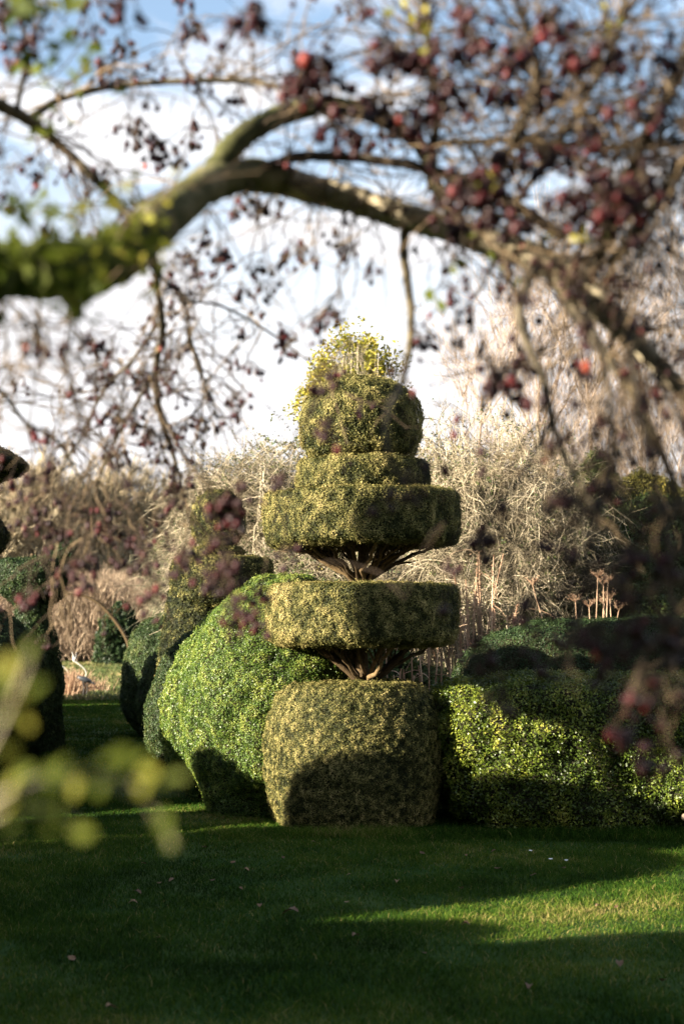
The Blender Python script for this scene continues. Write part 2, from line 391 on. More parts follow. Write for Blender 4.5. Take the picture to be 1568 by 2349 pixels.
mound('clipped_bush', 'dull grey-green skirt mound under the flaring yew column', -1.32, 15.4, dome(.80, 1.55, .75, .45), BD, 43, RIGHTROW, 11000, .020, .013,
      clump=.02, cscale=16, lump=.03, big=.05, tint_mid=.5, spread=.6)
t = thing('column_topiary', (-1.58, 16.5, 0), 'flaring yew column with dark flat disc and ball on top, behind the left mounds', 'topiary', RIGHTROW)
clipped('foliage_column', (-1.58, 16.5), [(.60, -.01), (.58, .7), (.52, 1.3), (.46, 1.7), (.44, 1.95), (.42, 2.0), (.01, 2.02)], YM, t, 44, 9000, .026, .012, clump=.02, cscale=16, tint_mid=.2)
clipped('foliage_disc', (-1.39, 16.5), [(.01, 1.80), (.50, 1.80), (.58, 1.9), (.59, 2.25), (.55, 2.35), (.01, 2.38)], YM, t, 45, 9000, .026, .012, clump=.02, cscale=16, tint_mid=.35)
clipped('foliage_ball', (-1.44, 16.5), [(.01, 2.5), (.2, 2.5), (.30, 2.65), (.31, 2.85), (.24, 3.05), (.12, 3.13), (.01, 3.15)], YM, t, 46, 9000, .026, .012, clump=.02, cscale=16, tint_mid=.35)
clipped('foliage_disc', (-1.44, 16.5), [(.01, 2.38), (.27, 2.38), (.3, 2.43), (.27, 2.48), (.01, 2.49)], YM, t, 47, 9000, .026, .012, clump=.02, cscale=16, tint_mid=.45)
trunk(t, -1.58, 16.5, 0, 2.9, .05, YBARK, 48)
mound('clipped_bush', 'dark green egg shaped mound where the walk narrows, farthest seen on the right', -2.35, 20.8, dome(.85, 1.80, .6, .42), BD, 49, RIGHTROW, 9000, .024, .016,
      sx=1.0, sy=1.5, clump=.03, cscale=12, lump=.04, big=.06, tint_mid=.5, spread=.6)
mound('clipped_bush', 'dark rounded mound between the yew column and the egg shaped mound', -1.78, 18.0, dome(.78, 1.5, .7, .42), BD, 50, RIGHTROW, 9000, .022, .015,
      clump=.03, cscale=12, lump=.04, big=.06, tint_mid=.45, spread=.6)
mound('column_topiary', 'narrow dark square-shouldered yew column behind the egg shaped mound', -2.72, 24.2,
      [(.5, -.01), (.45, 1.0), (.40, 1.9), (.38, 2.2), (.3, 2.28), (.01, 2.3)], [YEW, CORE], 51, RIGHTROW, 7000, .03, .014, clump=.03, cscale=12, tint_mid=.3)
mound('column_topiary', 'slim dark yew pillar rising left of the square-shouldered column', -3.25, 26.5,
      [(.28, -.01), (.26, 1.4), (.24, 2.9), (.18, 3.1), (.01, 3.15)], [IVY, CORE], 52, RIGHTROW, 6000, .03, .016, clump=.04, cscale=10, tint_mid=.3, big=.05)

# left row
t = thing('tiered_topiary', (-4.15, 13.4, 0), 'shaded yew topiary with a wide parasol tip, cut by the left edge', 'topiary', LEFTROW)
clipped('foliage_parasol', (-4.15, 13.4), [(.01, 2.72), (.35, 2.78), (.8, 2.93), (1.13, 3.06), (1.16, 3.12), (1.0, 3.22), (.6, 3.42), (.2, 3.7), (.01, 3.75)], YM, t, 61, 9000, .025, .011, clump=.02, tint_mid=.08)  # very low tints paint parasol and disc as if in shade
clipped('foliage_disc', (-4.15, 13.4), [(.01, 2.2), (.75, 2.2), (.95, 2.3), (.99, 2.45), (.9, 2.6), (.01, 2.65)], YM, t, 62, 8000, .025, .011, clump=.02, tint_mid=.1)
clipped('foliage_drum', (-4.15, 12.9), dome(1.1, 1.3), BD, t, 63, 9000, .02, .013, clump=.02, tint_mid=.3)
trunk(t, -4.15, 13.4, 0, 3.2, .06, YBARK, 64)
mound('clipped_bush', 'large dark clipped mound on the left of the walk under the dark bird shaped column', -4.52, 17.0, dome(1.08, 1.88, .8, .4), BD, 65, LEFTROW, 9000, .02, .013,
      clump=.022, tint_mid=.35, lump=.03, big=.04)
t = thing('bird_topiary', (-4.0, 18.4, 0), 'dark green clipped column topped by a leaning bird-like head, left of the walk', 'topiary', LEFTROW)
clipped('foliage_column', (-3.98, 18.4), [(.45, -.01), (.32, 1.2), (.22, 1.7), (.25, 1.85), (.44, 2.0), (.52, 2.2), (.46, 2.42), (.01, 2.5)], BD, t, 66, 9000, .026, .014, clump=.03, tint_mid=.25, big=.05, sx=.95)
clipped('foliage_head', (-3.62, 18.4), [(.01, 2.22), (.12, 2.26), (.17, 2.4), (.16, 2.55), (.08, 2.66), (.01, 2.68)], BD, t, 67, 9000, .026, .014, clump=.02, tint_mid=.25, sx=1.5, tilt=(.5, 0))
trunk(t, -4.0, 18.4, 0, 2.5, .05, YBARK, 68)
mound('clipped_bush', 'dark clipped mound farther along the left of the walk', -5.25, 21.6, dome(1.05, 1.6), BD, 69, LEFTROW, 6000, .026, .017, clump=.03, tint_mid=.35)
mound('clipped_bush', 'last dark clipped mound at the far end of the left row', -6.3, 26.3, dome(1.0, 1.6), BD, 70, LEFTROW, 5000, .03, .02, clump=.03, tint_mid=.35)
OFFG = 'unseen clipped bushes placed to shade the lawn and walk'  # unseen mounds added on the left to throw shade over lawn and walk
for i, (x, y, r, h) in enumerate([(-4.0, 10.55, .62, 1.45), (-4.3, 6.9, 1.05, 2.05), (-4.0, 5.35, .75, 1.5), (-4.3, 3.4, 1.55, 2.5), (-4.72, 15.0, .95, 1.7), (-4.95, 19.4, .95, 1.6), (-6.5, 24.0, 1.0, 1.6), (-6.9, 28.6, 1.1, 1.6)]):
    mound('clipped_bush', 'dark clipped mound left of the lawn, unseen, placed to cast shade', x, y, dome(r, h), BD, 80+i, OFFG, 2500, .035, .024, clump=.03, tint_mid=.35)

t = thing('tiered_topiary', (-4.2, 8.2, 0), 'second tiered yew topiary left of the lawn, unseen, shaped for its shadow', 'topiary')  # unseen topiary, shaped so its shadow falls on the main discs
clipped('foliage_drum', (-4.2, 8.2), dome(1.4, 2.22), [YEW, CORE], t, 95, 2500, .035, .02, clump=.03)
clipped('foliage_disc', (-4.2, 8.2), [(.01, 2.84), (.6, 2.84), (.68, 2.9), (.7, 3.4), (.66, 4.0), (.6, 4.06), (.01, 4.08)], [YEW, CORE], t, 96, 3000, .03, .015, clump=.02)
trunk(t, -4.2, 8.2, 0, 3.4, .06, YBARK, 97)
t = thing('clipped_hedge', (-6.3, 18.7, 0), 'hidden long low hedge behind the left row, added to shade the walk', 'hedge')  # hidden hedge added to close sunlit gaps across the walk
clipped('foliage', (-6.3, 18.7), [(1, -.01), (1, .7), (.95, 1.4), (.8, 1.5), (.01, 1.52)], BD, t, 98, 400, .06, .04, sx=.5, sy=8.6, sup=4, clump=.03)
trunk(t, -6.3, 18.7, 0, .8, .05, YBARK, 99)
t = thing('clipped_hedge', (0, -1.7, 0), 'unseen clipped hedge behind the camera, added to cut sky light', 'hedge')  # unseen hedge added to block sky light from behind
clipped('foliage', (0, -1.7), [(1, -.01), (1, 1.5), (.97, 2.4), (.85, 2.6), (.01, 2.62)], BD, t, 87, 400, .06, .04, sx=5.0, sy=.7, sup=4, clump=.03)
trunk(t, 0, -1.7, 0, .8, .05, YBARK, 86)
clipped_big = thing('unseen_shade_tree', (1.5, -5.5, 0), 'unseen big dark evergreen behind the camera, added to cut sky light', 'tree')  # unseen tree added to lower the sky light on the lawn
clipped('crown', (1.5, -5.5), [(2.0, .8), (3.4, 2.2), (3.9, 4.2), (3.3, 6.3), (1.8, 7.8), (.01, 8.4)], IM, clipped_big, 88, 260, .14, .08, lump=.3, clump=.3, cscale=2, big=.5, bigscale=.8, tint_mid=.3, sx=1.5)
trunk(clipped_big, 1.5, -5.5, 0, 6, .22, YBARK, 89)
# right hedges
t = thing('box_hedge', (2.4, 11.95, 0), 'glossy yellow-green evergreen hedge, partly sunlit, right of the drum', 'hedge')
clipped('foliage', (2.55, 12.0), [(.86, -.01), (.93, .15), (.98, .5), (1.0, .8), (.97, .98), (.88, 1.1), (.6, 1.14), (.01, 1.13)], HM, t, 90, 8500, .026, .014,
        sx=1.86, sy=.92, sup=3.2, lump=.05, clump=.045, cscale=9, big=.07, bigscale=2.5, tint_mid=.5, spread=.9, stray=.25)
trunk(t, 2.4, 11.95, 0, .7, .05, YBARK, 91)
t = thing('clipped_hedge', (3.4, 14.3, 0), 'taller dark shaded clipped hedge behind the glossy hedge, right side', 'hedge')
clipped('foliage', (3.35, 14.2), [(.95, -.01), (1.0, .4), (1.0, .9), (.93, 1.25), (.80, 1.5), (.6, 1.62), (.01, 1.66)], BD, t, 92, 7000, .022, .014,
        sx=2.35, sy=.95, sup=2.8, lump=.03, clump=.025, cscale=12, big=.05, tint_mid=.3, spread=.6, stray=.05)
trunk(t, 3.4, 14.3, 0, 1.1, .05, YBARK, 93)

# ================================================================== BARE SHRUBS AND TREES
def shrub(name, label, cat, c, R, zc, n0, n1, n2, n3, mat, seed, group=None, l=(1.2, .7, .35), r=(.02, .009, .005, .0028), up=.25, droop=-.05,
          wander=.2, leafmat=None, nleaf=0, leafsize=.03, base_r=.5, spec_tint=.5, stemname='stem', twig_stuff=True, lifts=0.5):
    rng = RS(seed); t = thing(name, (c[0], c[1], 0), label, cat, group)
    ell = (np.array([c[0], c[1], zc]), np.array(R)); ell2 = (ell[0], ell[1]*1.18)
    a = rng.uniform(0, 2*np.pi, n0); q = np.sqrt(rng.rand(n0))*base_r
    st = np.stack([c[0]+np.cos(a)*q*R[0], c[1]+np.sin(a)*q*R[1], 0*a], -1)
    d = np.stack([np.cos(a)*.5*q, np.sin(a)*.5*q, 1+0*a], -1)
    hgt = zc+R[2]
    b = Bag()
    p0, r0 = grow(st, d, hgt*rng.uniform(.65, 1.0, n0), np.full(n0, r[0])*rng.uniform(.6, 1.3, n0), np.full(n0, r[0]*.35), 9, wander*.6, (0, 0, .1), rng, ell)
    tubes(b, p0, r0, 6, rng.uniform(.2, .9, n0)); b.build(stemname, mat, t, smooth=True)
    b = Bag()
    s, dd, rr = spawn(p0, r0, n1, rng, .25, 1, .8)
    p1, r1 = grow(s, dd+np.array([0, 0, up]), l[0]*rng.uniform(.5, 1.2, len(s)), np.full(len(s), r[1]), np.full(len(s), r[1]*.5), 7, wander, (0, 0, droop), rng, ell)
    tubes(b, p1, r1, 4, rng.uniform(.2, 1, len(s)))
    s, dd, rr = spawn(p1, r1, n2, rng, .1, 1, .8)
    p2, r2 = grow(s, dd+np.array([0, 0, up*.6]), l[1]*rng.uniform(.5, 1.3, len(s)), np.full(len(s), r[2]), np.full(len(s), r[2]*.5), 6, wander*1.1, (0, 0, droop*1.5), rng, ell2)
    tubes(b, p2, r2, 3, np.clip(rng.normal(spec_tint, .25, len(s)), 0, 1))
    src, srad = p2, r2
    if n3:
        s, dd, rr = spawn(p2, r2, n3, rng, .1, 1, .7)
        p3, r3 = grow(s, dd+np.array([0, 0, up*.5]), l[2]*rng.uniform(.5, 1.4, len(s)), np.full(len(s), r[3]), np.full(len(s), r[3]*.5), 4, wander, (0, 0, droop), rng)
        tubes(b, p3, r3, 3, np.clip(rng.normal(spec_tint, .25, len(s)), 0, 1)); src, srad = p3, r3
    props(b.build('twigs', mat, t), kind='stuff')
    if nleaf:
        b = Bag(); s, dd, rr = spawn(src, srad, 1, rng, 0, 1, .9)
        i = rng.randint(0, len(s), nleaf); pos = s[i]+rng.normal(0, leafsize*.8, (nleaf, 3))
        cl = vnoise(pos, 3.5, seed+2)
        keep = rng.rand(nleaf) < np.clip(cl*2-.35, 0, 1)
        pos = pos[keep]; cl = cl[keep]
        leaves_at(b, pos, norm(pos-ell[0]), rng, leafsize, leafsize*.6, np.clip(.35+(cl-.5)*.6+rng.normal(0, .2, len(pos)), 0, 1), 1.0)
        b.build('foliage', leafmat, t)
    return t

# tangle of pale stems right of the topiary
def at(px, d): return ((px-784)/F*d, d)
x, y = at(1150, 17.3)
shrub('tangled_shrub', 'pale tangled leafless climbing shrub mound in sun, right of the topiary', 'shrub', (x, y), (1.15, 1.0, 1.75), 2.4, 26, 9, 9, 5, PALE, 101,
      l=(1.3, .8, .38), r=(.016, .009, .0055, .0035), wander=.24, droop=-.12, leafmat=IM[0], nleaf=26000, leafsize=.032, spec_tint=.55)
x, y = at(1010, 19.0)
shrub('tangled_shrub', 'pale leafless tangle directly behind the right of the topiary discs', 'shrub', (x, y), (1.05, .9, 1.55), 2.2, 22, 9, 9, 5, PALE, 102,
      l=(1.2, .8, .38), r=(.015, .008, .0055, .0035), wander=.24, droop=-.1, leafmat=IM[0], nleaf=22000, leafsize=.032)
x, y = at(800, 19.5)
shrub('tangled_shrub', 'pale bramble like tangle with green leaves seen through the stems of the topiary', 'shrub', (x, y), (1.3, .8, 1.5), 1.7, 18, 8, 9, 4, PALE, 103,
      l=(1.2, .7, .38), r=(.012, .008, .005, .0035), wander=.24, droop=-.1, leafmat=IM[0], nleaf=42000, leafsize=.036)
x, y = at(600, 20.5)
shrub('tangled_shrub', 'straw coloured arching shrub behind the left of the topiary', 'shrub', (x, y), (1.25, 1.0, 1.75), 2.35, 24, 9, 9, 5, PALE, 104,
      l=(1.4, .8, .4), r=(.014, .008, .0055, .0035), wander=.26, droop=-.1, leafmat=IM[0], nleaf=26000, leafsize=.035, spec_tint=.5)
x, y = at(470, 22.5)
shrub('tangled_shrub', 'drooping dark green-grey twiggy shrub left of the straw coloured one', 'shrub', (x, y), (.85, .9, 1.2), 1.9, 12, 6, 7, 3, TWIGD, 105,
      l=(1.5, .9, .45), r=(.016, .008, .005, .0035), wander=.2, droop=-.16)
x, y = at(800, 22.0)
shrub('golden_shrub', 'yellow-green leafy shrub with upright whips above the topiary ball', 'shrub', (x, y), (.78, .6, 1.5), 4.0, 16, 7, 7, 3, PALE, 106,
      l=(.9, .5, .3), r=(.018, .006, .004, .003), wander=.12, up=1.0, droop=.03, leafmat=GOLD, nleaf=42000, leafsize=.07)
x, y = at(835, 21.0)
shrub('whippy_shrub', 'thin upright leafless whips rising behind the topiary ball', 'shrub', (x, y), (.8, .5, 2.2), 3.6, 26, 4, 3, 0, PALE, 107,
      l=(1.6, .7, .3), r=(.010, .005, .0035, .003), wander=.07, up=1.6, droop=.06)
x, y = at(640, 21.5)
shrub('ivy_bush', 'sparse mature ivy with round leafy heads left of the topiary ball', 'climber', (x, y), (.75, .6, 1.75), 2.9, 10, 6, 6, 3, PALE, 108,
      l=(.8, .45, .25), r=(.016, .008, .005, .003), wander=.25, leafmat=IM[0], nleaf=9000, leafsize=.06)
# evergreen fill on the right
def bush(name, label, cat, px, d, r, h, mats, seed, dens=2600, L=.05, sx=1, sy=1, **k):
    x, y = at(px, d); t = thing(name, (x, y, 0), label, cat)
    a = dict(lump=.1, clump=.10, cscale=4.5, big=.28, bigscale=1.3, spread=1.0, stray=.3, tint_mid=.45)
    a.update(k)
    clipped('foliage', (x, y), dome(r, h, .9, .45), mats, t, seed, dens, L, L*.6, sx=sx, sy=sy, **a)
    trunk(t, x, y, 0, h*.6, .07, YBARK, seed+500); return t
bush('evergreen_bush', 'loose dark green evergreen undergrowth behind the dark clipped hedge', 'bush', 1330, 17.8, 1.0, 2.75, IM, 111, sx=1.5, dens=3400, tint_mid=.3)
bush('evergreen_bush', 'dark ivy covered bush at the far right edge', 'bush', 1530, 18.9, 1.1, 3.3, IM, 112, sx=1.2, tint_mid=.3)
bush('conifer', 'green upright conifer with sunlit left side right of the tangled mound', 'conifer', 1375, 19.5, .52, 3.95, [IVY, CORE], 113, sx=1.0, dens=5000, L=.035, big=.1, clump=.05)
bush('golden_bush', 'golden sunlit leafy bush behind the hanging branches, far right', 'bush', 1500, 23.0, 1.0, 4.0, [OLIVE, CORE], 114, dens=2600, L=.04, tint_mid=.5)
bush('evergreen_bush', 'low dark green bush seen through the gap under the lower disc', 'bush', 800, 16.0, .8, 1.25, IM, 115, sx=1.7, dens=3200, tint_mid=.25)
bush('evergreen_bush', 'light green leafy bush behind the box mounds, left of the lower disc', 'bush', 640, 19.2, .7, 2.05, [BOX, CORE], 116, dens=3200, L=.04, tint_mid=.55)

# upright bare trees, right
def tree(name, label, px, d, h, rx, mat, seed, group, n=(14, 8, 7, 4), rz=None, zc=None, r0=.11, up=.6, leaf=None, nleaf=0, tw=1.0):
    rng = RS(seed); x, y = at(px, d); t = thing(name, (x, y, 0), label, 'tree', group)
    K = 12; f = np.linspace(0, 1, K)
    tp = np.stack([x+np.cumsum(rng.normal(0, .04, K)), y+np.cumsum(rng.normal(0, .04, K)), f*h*.85], -1)[None]
    tr = (r0*(1-.85*f))[None]
    b = Bag(); tubes(b, tp, tr, 8, np.array([.4])); b.build('trunk', mat, t, smooth=True)
    zc = zc or h*.62; rz = rz or h*.42
    ell = (np.array([x, y, zc]), np.array([rx, rx*.8, rz]))
    b = Bag()
    s, dd, r = spawn(tp, tr, n[0], rng, .15, .97, .75)
    p, q = grow(s, dd+np.array([0, 0, up]), h*.38*rng.uniform(.5, 1.1, len(s)), r*.5+.004, np.full(len(s), .007), 8, .12, (0, 0, .06), rng, ell)
    tubes(b, p, q, 5, rng.uniform(.2, .8, len(s)))
    lens = (h*.2, h*.11, h*.06); rads = (.010*tw, .0065*tw, .0045*tw)
    for L_, R_, nn in zip(lens, rads, n[1:]):
        s, dd, r = spawn(p, q, nn, rng, .15, 1, .65)
        p, q = grow(s, dd+np.array([0, 0, up*.8]), L_*rng.uniform(.5, 1.3, len(s)), np.full(len(s), R_), np.full(len(s), R_*.5), 5, .13, (0, 0, .05), rng)
        tubes(b, p, q, 3, np.clip(rng.normal(.5, .25, len(s)), 0, 1))
    props(b.build('crown', mat, t), kind=None)
    return t
G = 'bare trees behind the garden on the right'
for i, (px, d, h, rx, lab) in enumerate([
        (1085, 30, 7.6, 1.5, 'leafless pinkish tree nearest the topiary, behind the tangled mound'),
        (1230, 33, 9.6, 2.0, 'leafless pinkish tree, second from the left behind the tangled mound'),
        (1370, 31, 9.0, 1.9, 'leafless tree with fine upright twigs behind the hanging branches'),
        (1490, 34, 10.0, 2.0, 'tall leafless tree second from the right edge'),
        (1620, 31, 9.4, 1.9, 'leafless tree cut by the right edge')]):
    tree('bare_tree', lab, px, d, h, rx, PINK, 120+i, G, n=(15, 7, 6, 4), tw=.9)
# far pale wood, left
G = 'far bare trees beyond the meadow'
k = 0
labs = ['far tan leafless tree at the left edge of the photo', 'far tan leafless tree second from the left edge', 'far tan leafless tree above the bird shaped yew',
        'far leafless tree straight above the end of the walk', 'far leafless tree right of the end of the walk', 'far leafless tree above the slim yew pillar',
        'far leafless tree above the flaring column', 'far leafless tree left of the topiary, half hidden', 'far leafless tree hidden mostly behind the topiary']
for i, px in enumerate([-20, 70, 165, 255, 345, 440, 530, 620, 720]):
    tree('bare_tree', labs[i], px, 66+((i*37) % 9), 7.0+((i*53) % 5)*.35, 3.1, TAN, 140+i, G, n=(26, 10, 8, 4), r0=.16, up=.25, zc=4.0, rz=3.6, tw=3.0)
def woodmass():
    rng = RS(77); b = Bag(); n = 60000
    x = rng.uniform(-24, 34, n); y = rng.uniform(72, 82, n)
    hh = 5.2+2.2*vnoise(np.stack([x, 0*x, 0*x], -1), .25, 9)+1.2*vnoise(np.stack([x, 0*x, 0*x], -1), .9, 10)
    z = rng.rand(n)**.8*hh
    st = np.stack([x, y, z], -1); d = rng.normal(0, .6, (n, 3)); d[:, 2] = np.abs(d[:, 2])+.5
    p, r = grow(st, d, rng.uniform(.5, 1.4, n), np.full(n, .02), np.full(n, .008), 4, .3, (0, 0, 0), rng)
    tubes(b, p, r, 3, np.clip(rng.normal(.45, .25, n), 0, 1))
    xs = np.linspace(-30, 40, 90); top = 4.2+1.6*vnoise(np.stack([xs, 0*xs, 0*xs], -1), .3, 9)
    v = []; 
    for i, xx in enumerate(xs):
        v += [(xx, 77, -.5), (xx, 78.5+math.sin(i*2.1), top[i]*.5), (xx, 80, top[i]), (xx, 83, -.5)]
    ids = np.arange(len(v)).reshape(-1, 4)
    q = np.concatenate([np.stack([ids[:-1, j], ids[1:, j], ids[1:, j+1], ids[:-1, j+1]], -1) for j in range(3)])
    b.add(np.array(v), quads=q, tint=.15)
    props(b.build('woodland', TAN), 'far off mass of tan leafless woodland closing the view', 'woodland', kind='stuff')
woodmass()
# thicket at end of the meadow
rng = RS(78); b = Bag(); n = 30000
x = rng.uniform(-17.5, -3, n); y = rng.uniform(57, 63, n); hh = 2.2+1.8*vnoise(np.stack([x, 0*x, 0*x], -1), .5, 4)
st = np.stack([x, y, rng.rand(n)*hh*.8], -1); d = rng.normal(0, .35, (n, 3)); d[:, 2] = 1
p, r = grow(st, d, rng.uniform(.4, 1.3, n), np.full(n, .016), np.full(n, .006), 4, .22, (0, 0, 0), rng)
tubes(b, p, r, 3, np.clip(rng.normal(.5, .25, n), 0, 1))
props(b.build('thicket', RUSSET), 'low russet brown twiggy thicket along the far edge of the meadow', 'thicket', kind='stuff')
bush('evergreen_bush', 'small dark evergreen bush at the far edge of the meadow', 'bush', 275, 55, .9, 2.3, [BOXD, CORE], 160, dens=500, L=.12, tint_mid=.2)
# arching far limb
x, y = at(262, 50)
t = thing('leaning_tree', (x, y, 0), 'dark leaning branch arching over the end of the meadow', 'tree')
b = Bag(); pp, rr = polyline([(300, 1515, 50, 9), (292, 1470, 50, 8), (265, 1425, 50, 8), (228, 1385, 50, 7), (190, 1366, 50, 6), (150, 1362, 50, 3)])
tubes(b, pp, rr, 8); b.build('trunk', YBARK, t, smooth=True)
b = Bag(); s, dd, r = spawn(pp, rr, 26, RS(5), .3, 1, .9); p, q = grow(s, dd, RS(6).uniform(.3, 1.2, 26), np.full(26, .012), np.full(26, .005), 5, .3, (0, 0, -.05), RS(7))
tubes(b, p, q, 3); b.build('crown', YBARK, t)

# ================================================================== DRIED STALKS, HERONS, TUFT, SMALL THINGS
def stalk_clump(label, px0, px1, d, n, ztop, seed, seedhead=True, curl=True):
    rng = RS(seed); x0, y0 = at(px0, d); x1, _ = at(px1, d)
    t = thing('dried_stalks', ((x0+x1)/2, y0, 0), label, 'dead plant')
    for i in range(n):
        b = Bag(); st = np.array([[rng.uniform(x0, x1), y0+rng.uniform(-.25, .25), 0]])
        h = ztop*rng.uniform(.72, 1.03)
        p, r = grow(st, np.array([[rng.normal(0, .05), rng.normal(0, .05), 1]]), np.array([h]), np.array([.010]), np.array([.006]), 12, .025, (0, 0, .02), rng)
        tubes(b, p, r, 6, np.array([rng.rand()]))
        if seedhead and rng.rand() < .6:
            m = 110; f = rng.uniform(.5, 1, m)*(11); kk = np.minimum(f.astype(int), 10); ff = (f-kk)[:, None]
            pos = p[0, kk]*(1-ff)+p[0, kk+1]*ff+rng.normal(0, .008, (m, 3)); leaves_at(b, pos, rng.normal(0, 1, (m, 3)), rng, .03, .018, rng.rand(m)*.7, 1)
        if curl:
            s, dd, _ = spawn(p, r, 3, rng, .5, 1, .9)
            p2, r2 = grow(s, dd, rng.uniform(.15, .5, 3), np.full(3, .004), np.full(3, .002), 9, .12, (0, 0, -.22), rng); tubes(b, p2, r2, 4, rng.rand(3))
        b.build('stalk', STALK, t, smooth=True)
stalk_clump('pinkish dried flower stalks standing right of the two discs', 1035, 1140, 15.6, 15, 2.35, 171)
stalk_clump('pale dead stalks seen through the gap right of the lower trunk', 890, 1035, 13.4, 20, 1.42, 172, False)
stalk_clump('pale dead stalks seen through the fan of stems', 880, 1040, 17.4, 22, 2.35, 173, False)
def umbel(label, px, d, n, ztop, seed):
    rng = RS(seed); x, y = at(px, d); t = thing('dried_umbels', (x, y, 0), label, 'dead plant')
    for i in range(n):
        b = Bag(); h = ztop*rng.uniform(.82, 1.02)
        p, r = grow(np.array([[x+rng.uniform(-.25, .25), y+rng.uniform(-.2, .2), 0]]), np.array([[rng.normal(0, .12), 0, 1]]), np.array([h]), np.array([.011]), np.array([.006]), 9, .04, (0, 0, .02), rng)
        tubes(b, p, r, 6, np.array([.7])); m = 16; tip = np.repeat(p[:, -1], m, 0)
        a = rng.uniform(0, 6.28, m); dd = np.stack([np.cos(a), np.sin(a), rng.uniform(.5, 1.2, m)], -1)
        p2, r2 = grow(tip, dd, rng.uniform(.07, .12, m), np.full(m, .004), np.full(m, .003), 4, .05, (0, 0, .1), rng); tubes(b, p2, r2, 4, rng.rand(m))
        e = np.repeat(p2[:, -1], 7, 0)+rng.normal(0, .014, (m*7, 3)); leaves_at(b, e, rng.normal(0, 1, (m*7, 3)), rng, .014, .01, rng.rand(m*7), 1)
        b.build('stalk', STALK, t, smooth=True)
umbel('dried umbrella seed heads standing above the dark clipped hedge', 1385, 15.8, 9, 2.15, 175)

# heron sculptures beyond the walk
ICO = None
def ico():
    global ICO
    if ICO is None:
        import bmesh
        bm = bmesh.new(); bmesh.ops.create_icosphere(bm, subdivisions=2, radius=1)
        ICO = (np.array([v.co[:] for v in bm.verts]), np.array([[v.index for v in f.verts] for f in bm.faces])); bm.free()
    return ICO
def blob(b, c, R, tint=.5, axis=None, m=0):
    v, f = ico(); v = v*np.array(R)
    if axis is not None:
        a = norm(np.array(axis, float)); s = norm(np.cross(a, [0, 1, .01])); w = np.cross(s, a)
        v = v[:, :1]*a+v[:, 1:2]*w+v[:, 2:3]*s
    b.add(v+np.array(c), tris=f, tint=tint, m=m)
def heron(label, px, d, s, seed):
    x, y = at(px, d); t = thing('heron_sculpture', (x, y, 0), label, 'garden sculpture', 'metal herons')
    z0 = .62*s
    b = Bag(); blob(b, (x, y, z0), (.26*s, .10*s, .085*s), 0.0, (1, 0, -.35)); blob(b, (x+.24*s, y, z0-.1*s), (.16*s, .04*s, .03*s), 0.0, (1, 0, -.5)); b.build('body', METAL, t, smooth=True)
    K = 14; f = np.linspace(0, 1, K)
    px_ = x+(.02+.10*np.sin(f*math.pi*1.1)-.30*f**1.6)*s; pz = z0+.03*s+.55*s*f
    p = np.stack([px_, 0*f+y, pz], -1)[None]; b = Bag(); tubes(b, p, (.015*s+.035*s*np.clip(f-.55, 0, 1)**1.2)[None], 8, np.array([.9]))
    b.build('neck', METAL, t, smooth=True)
    e = p[0, -1]; b = Bag(); blob(b, e+np.array([-.02*s, 0, .05*s]), (.09*s, .045*s, .05*s), 1.0, (-.3, 0, 1))
    tubes(b, np.stack([e+np.array([-.02, 0, .08])*s, e+np.array([-.09, 0, .30])*s])[None], np.array([[.03*s, .004]]), 6, np.array([1.0]))
    tubes(b, np.stack([e+np.array([.03, 0, .08])*s, e+np.array([.05, 0, .30])*s])[None], np.array([[.04*s, .006]]), 6, np.array([.05]))
    b.build('head', METAL, t, smooth=True)
    for sx in (-.03, .06):
        b = Bag(); tubes(b, np.array([[(x+sx*s, y+sx*s, z0), (x+sx*s+.02, y+sx*s, z0*.5), (x+sx*s, y+sx*s, 0)]]), np.full((1, 3), .010*s), 6, np.array([.1])); b.build('leg', METAL, t)
heron('white necked metal heron with dark body right of the dead grass tuft', 197, 30.6, .66, 1)
heron('paler metal heron half hidden by the dead grass tuft', 158, 31.4, .6, 2)
def tuft(label, px, d, n, h, seed, spread=.25):
    rng = RS(seed); x, y = at(px, d); st = np.stack([x+rng.normal(0, spread*.4, n), y+rng.normal(0, .1, n), 0*np.arange(n)], -1)
    dd = rng.normal(0, .28, (n, 3)); dd[:, 2] = 1
    p, r = grow(st, dd, h*rng.uniform(.5, 1.1, n), np.full(n, .009), np.full(n, .003), 6, .06, (0, 0, -.03), rng)
    b = Bag(); tubes(b, p, r, 3, rng.rand(n)); props(b.build('dead_grass_tuft', STALK, loc=(x, y, 0)), label, 'grass tuft')
tuft('tall orange-tan dead grass tuft at the end of the walk', 174, 30.9, 420, .62, 181)
tuft('short straw tuft right of the tall dead grass', 215, 32.5, 150, .4, 182, .5)
tuft('low straw fringe left of the tall dead grass', 135, 31.3, 200, .35, 183, .7)

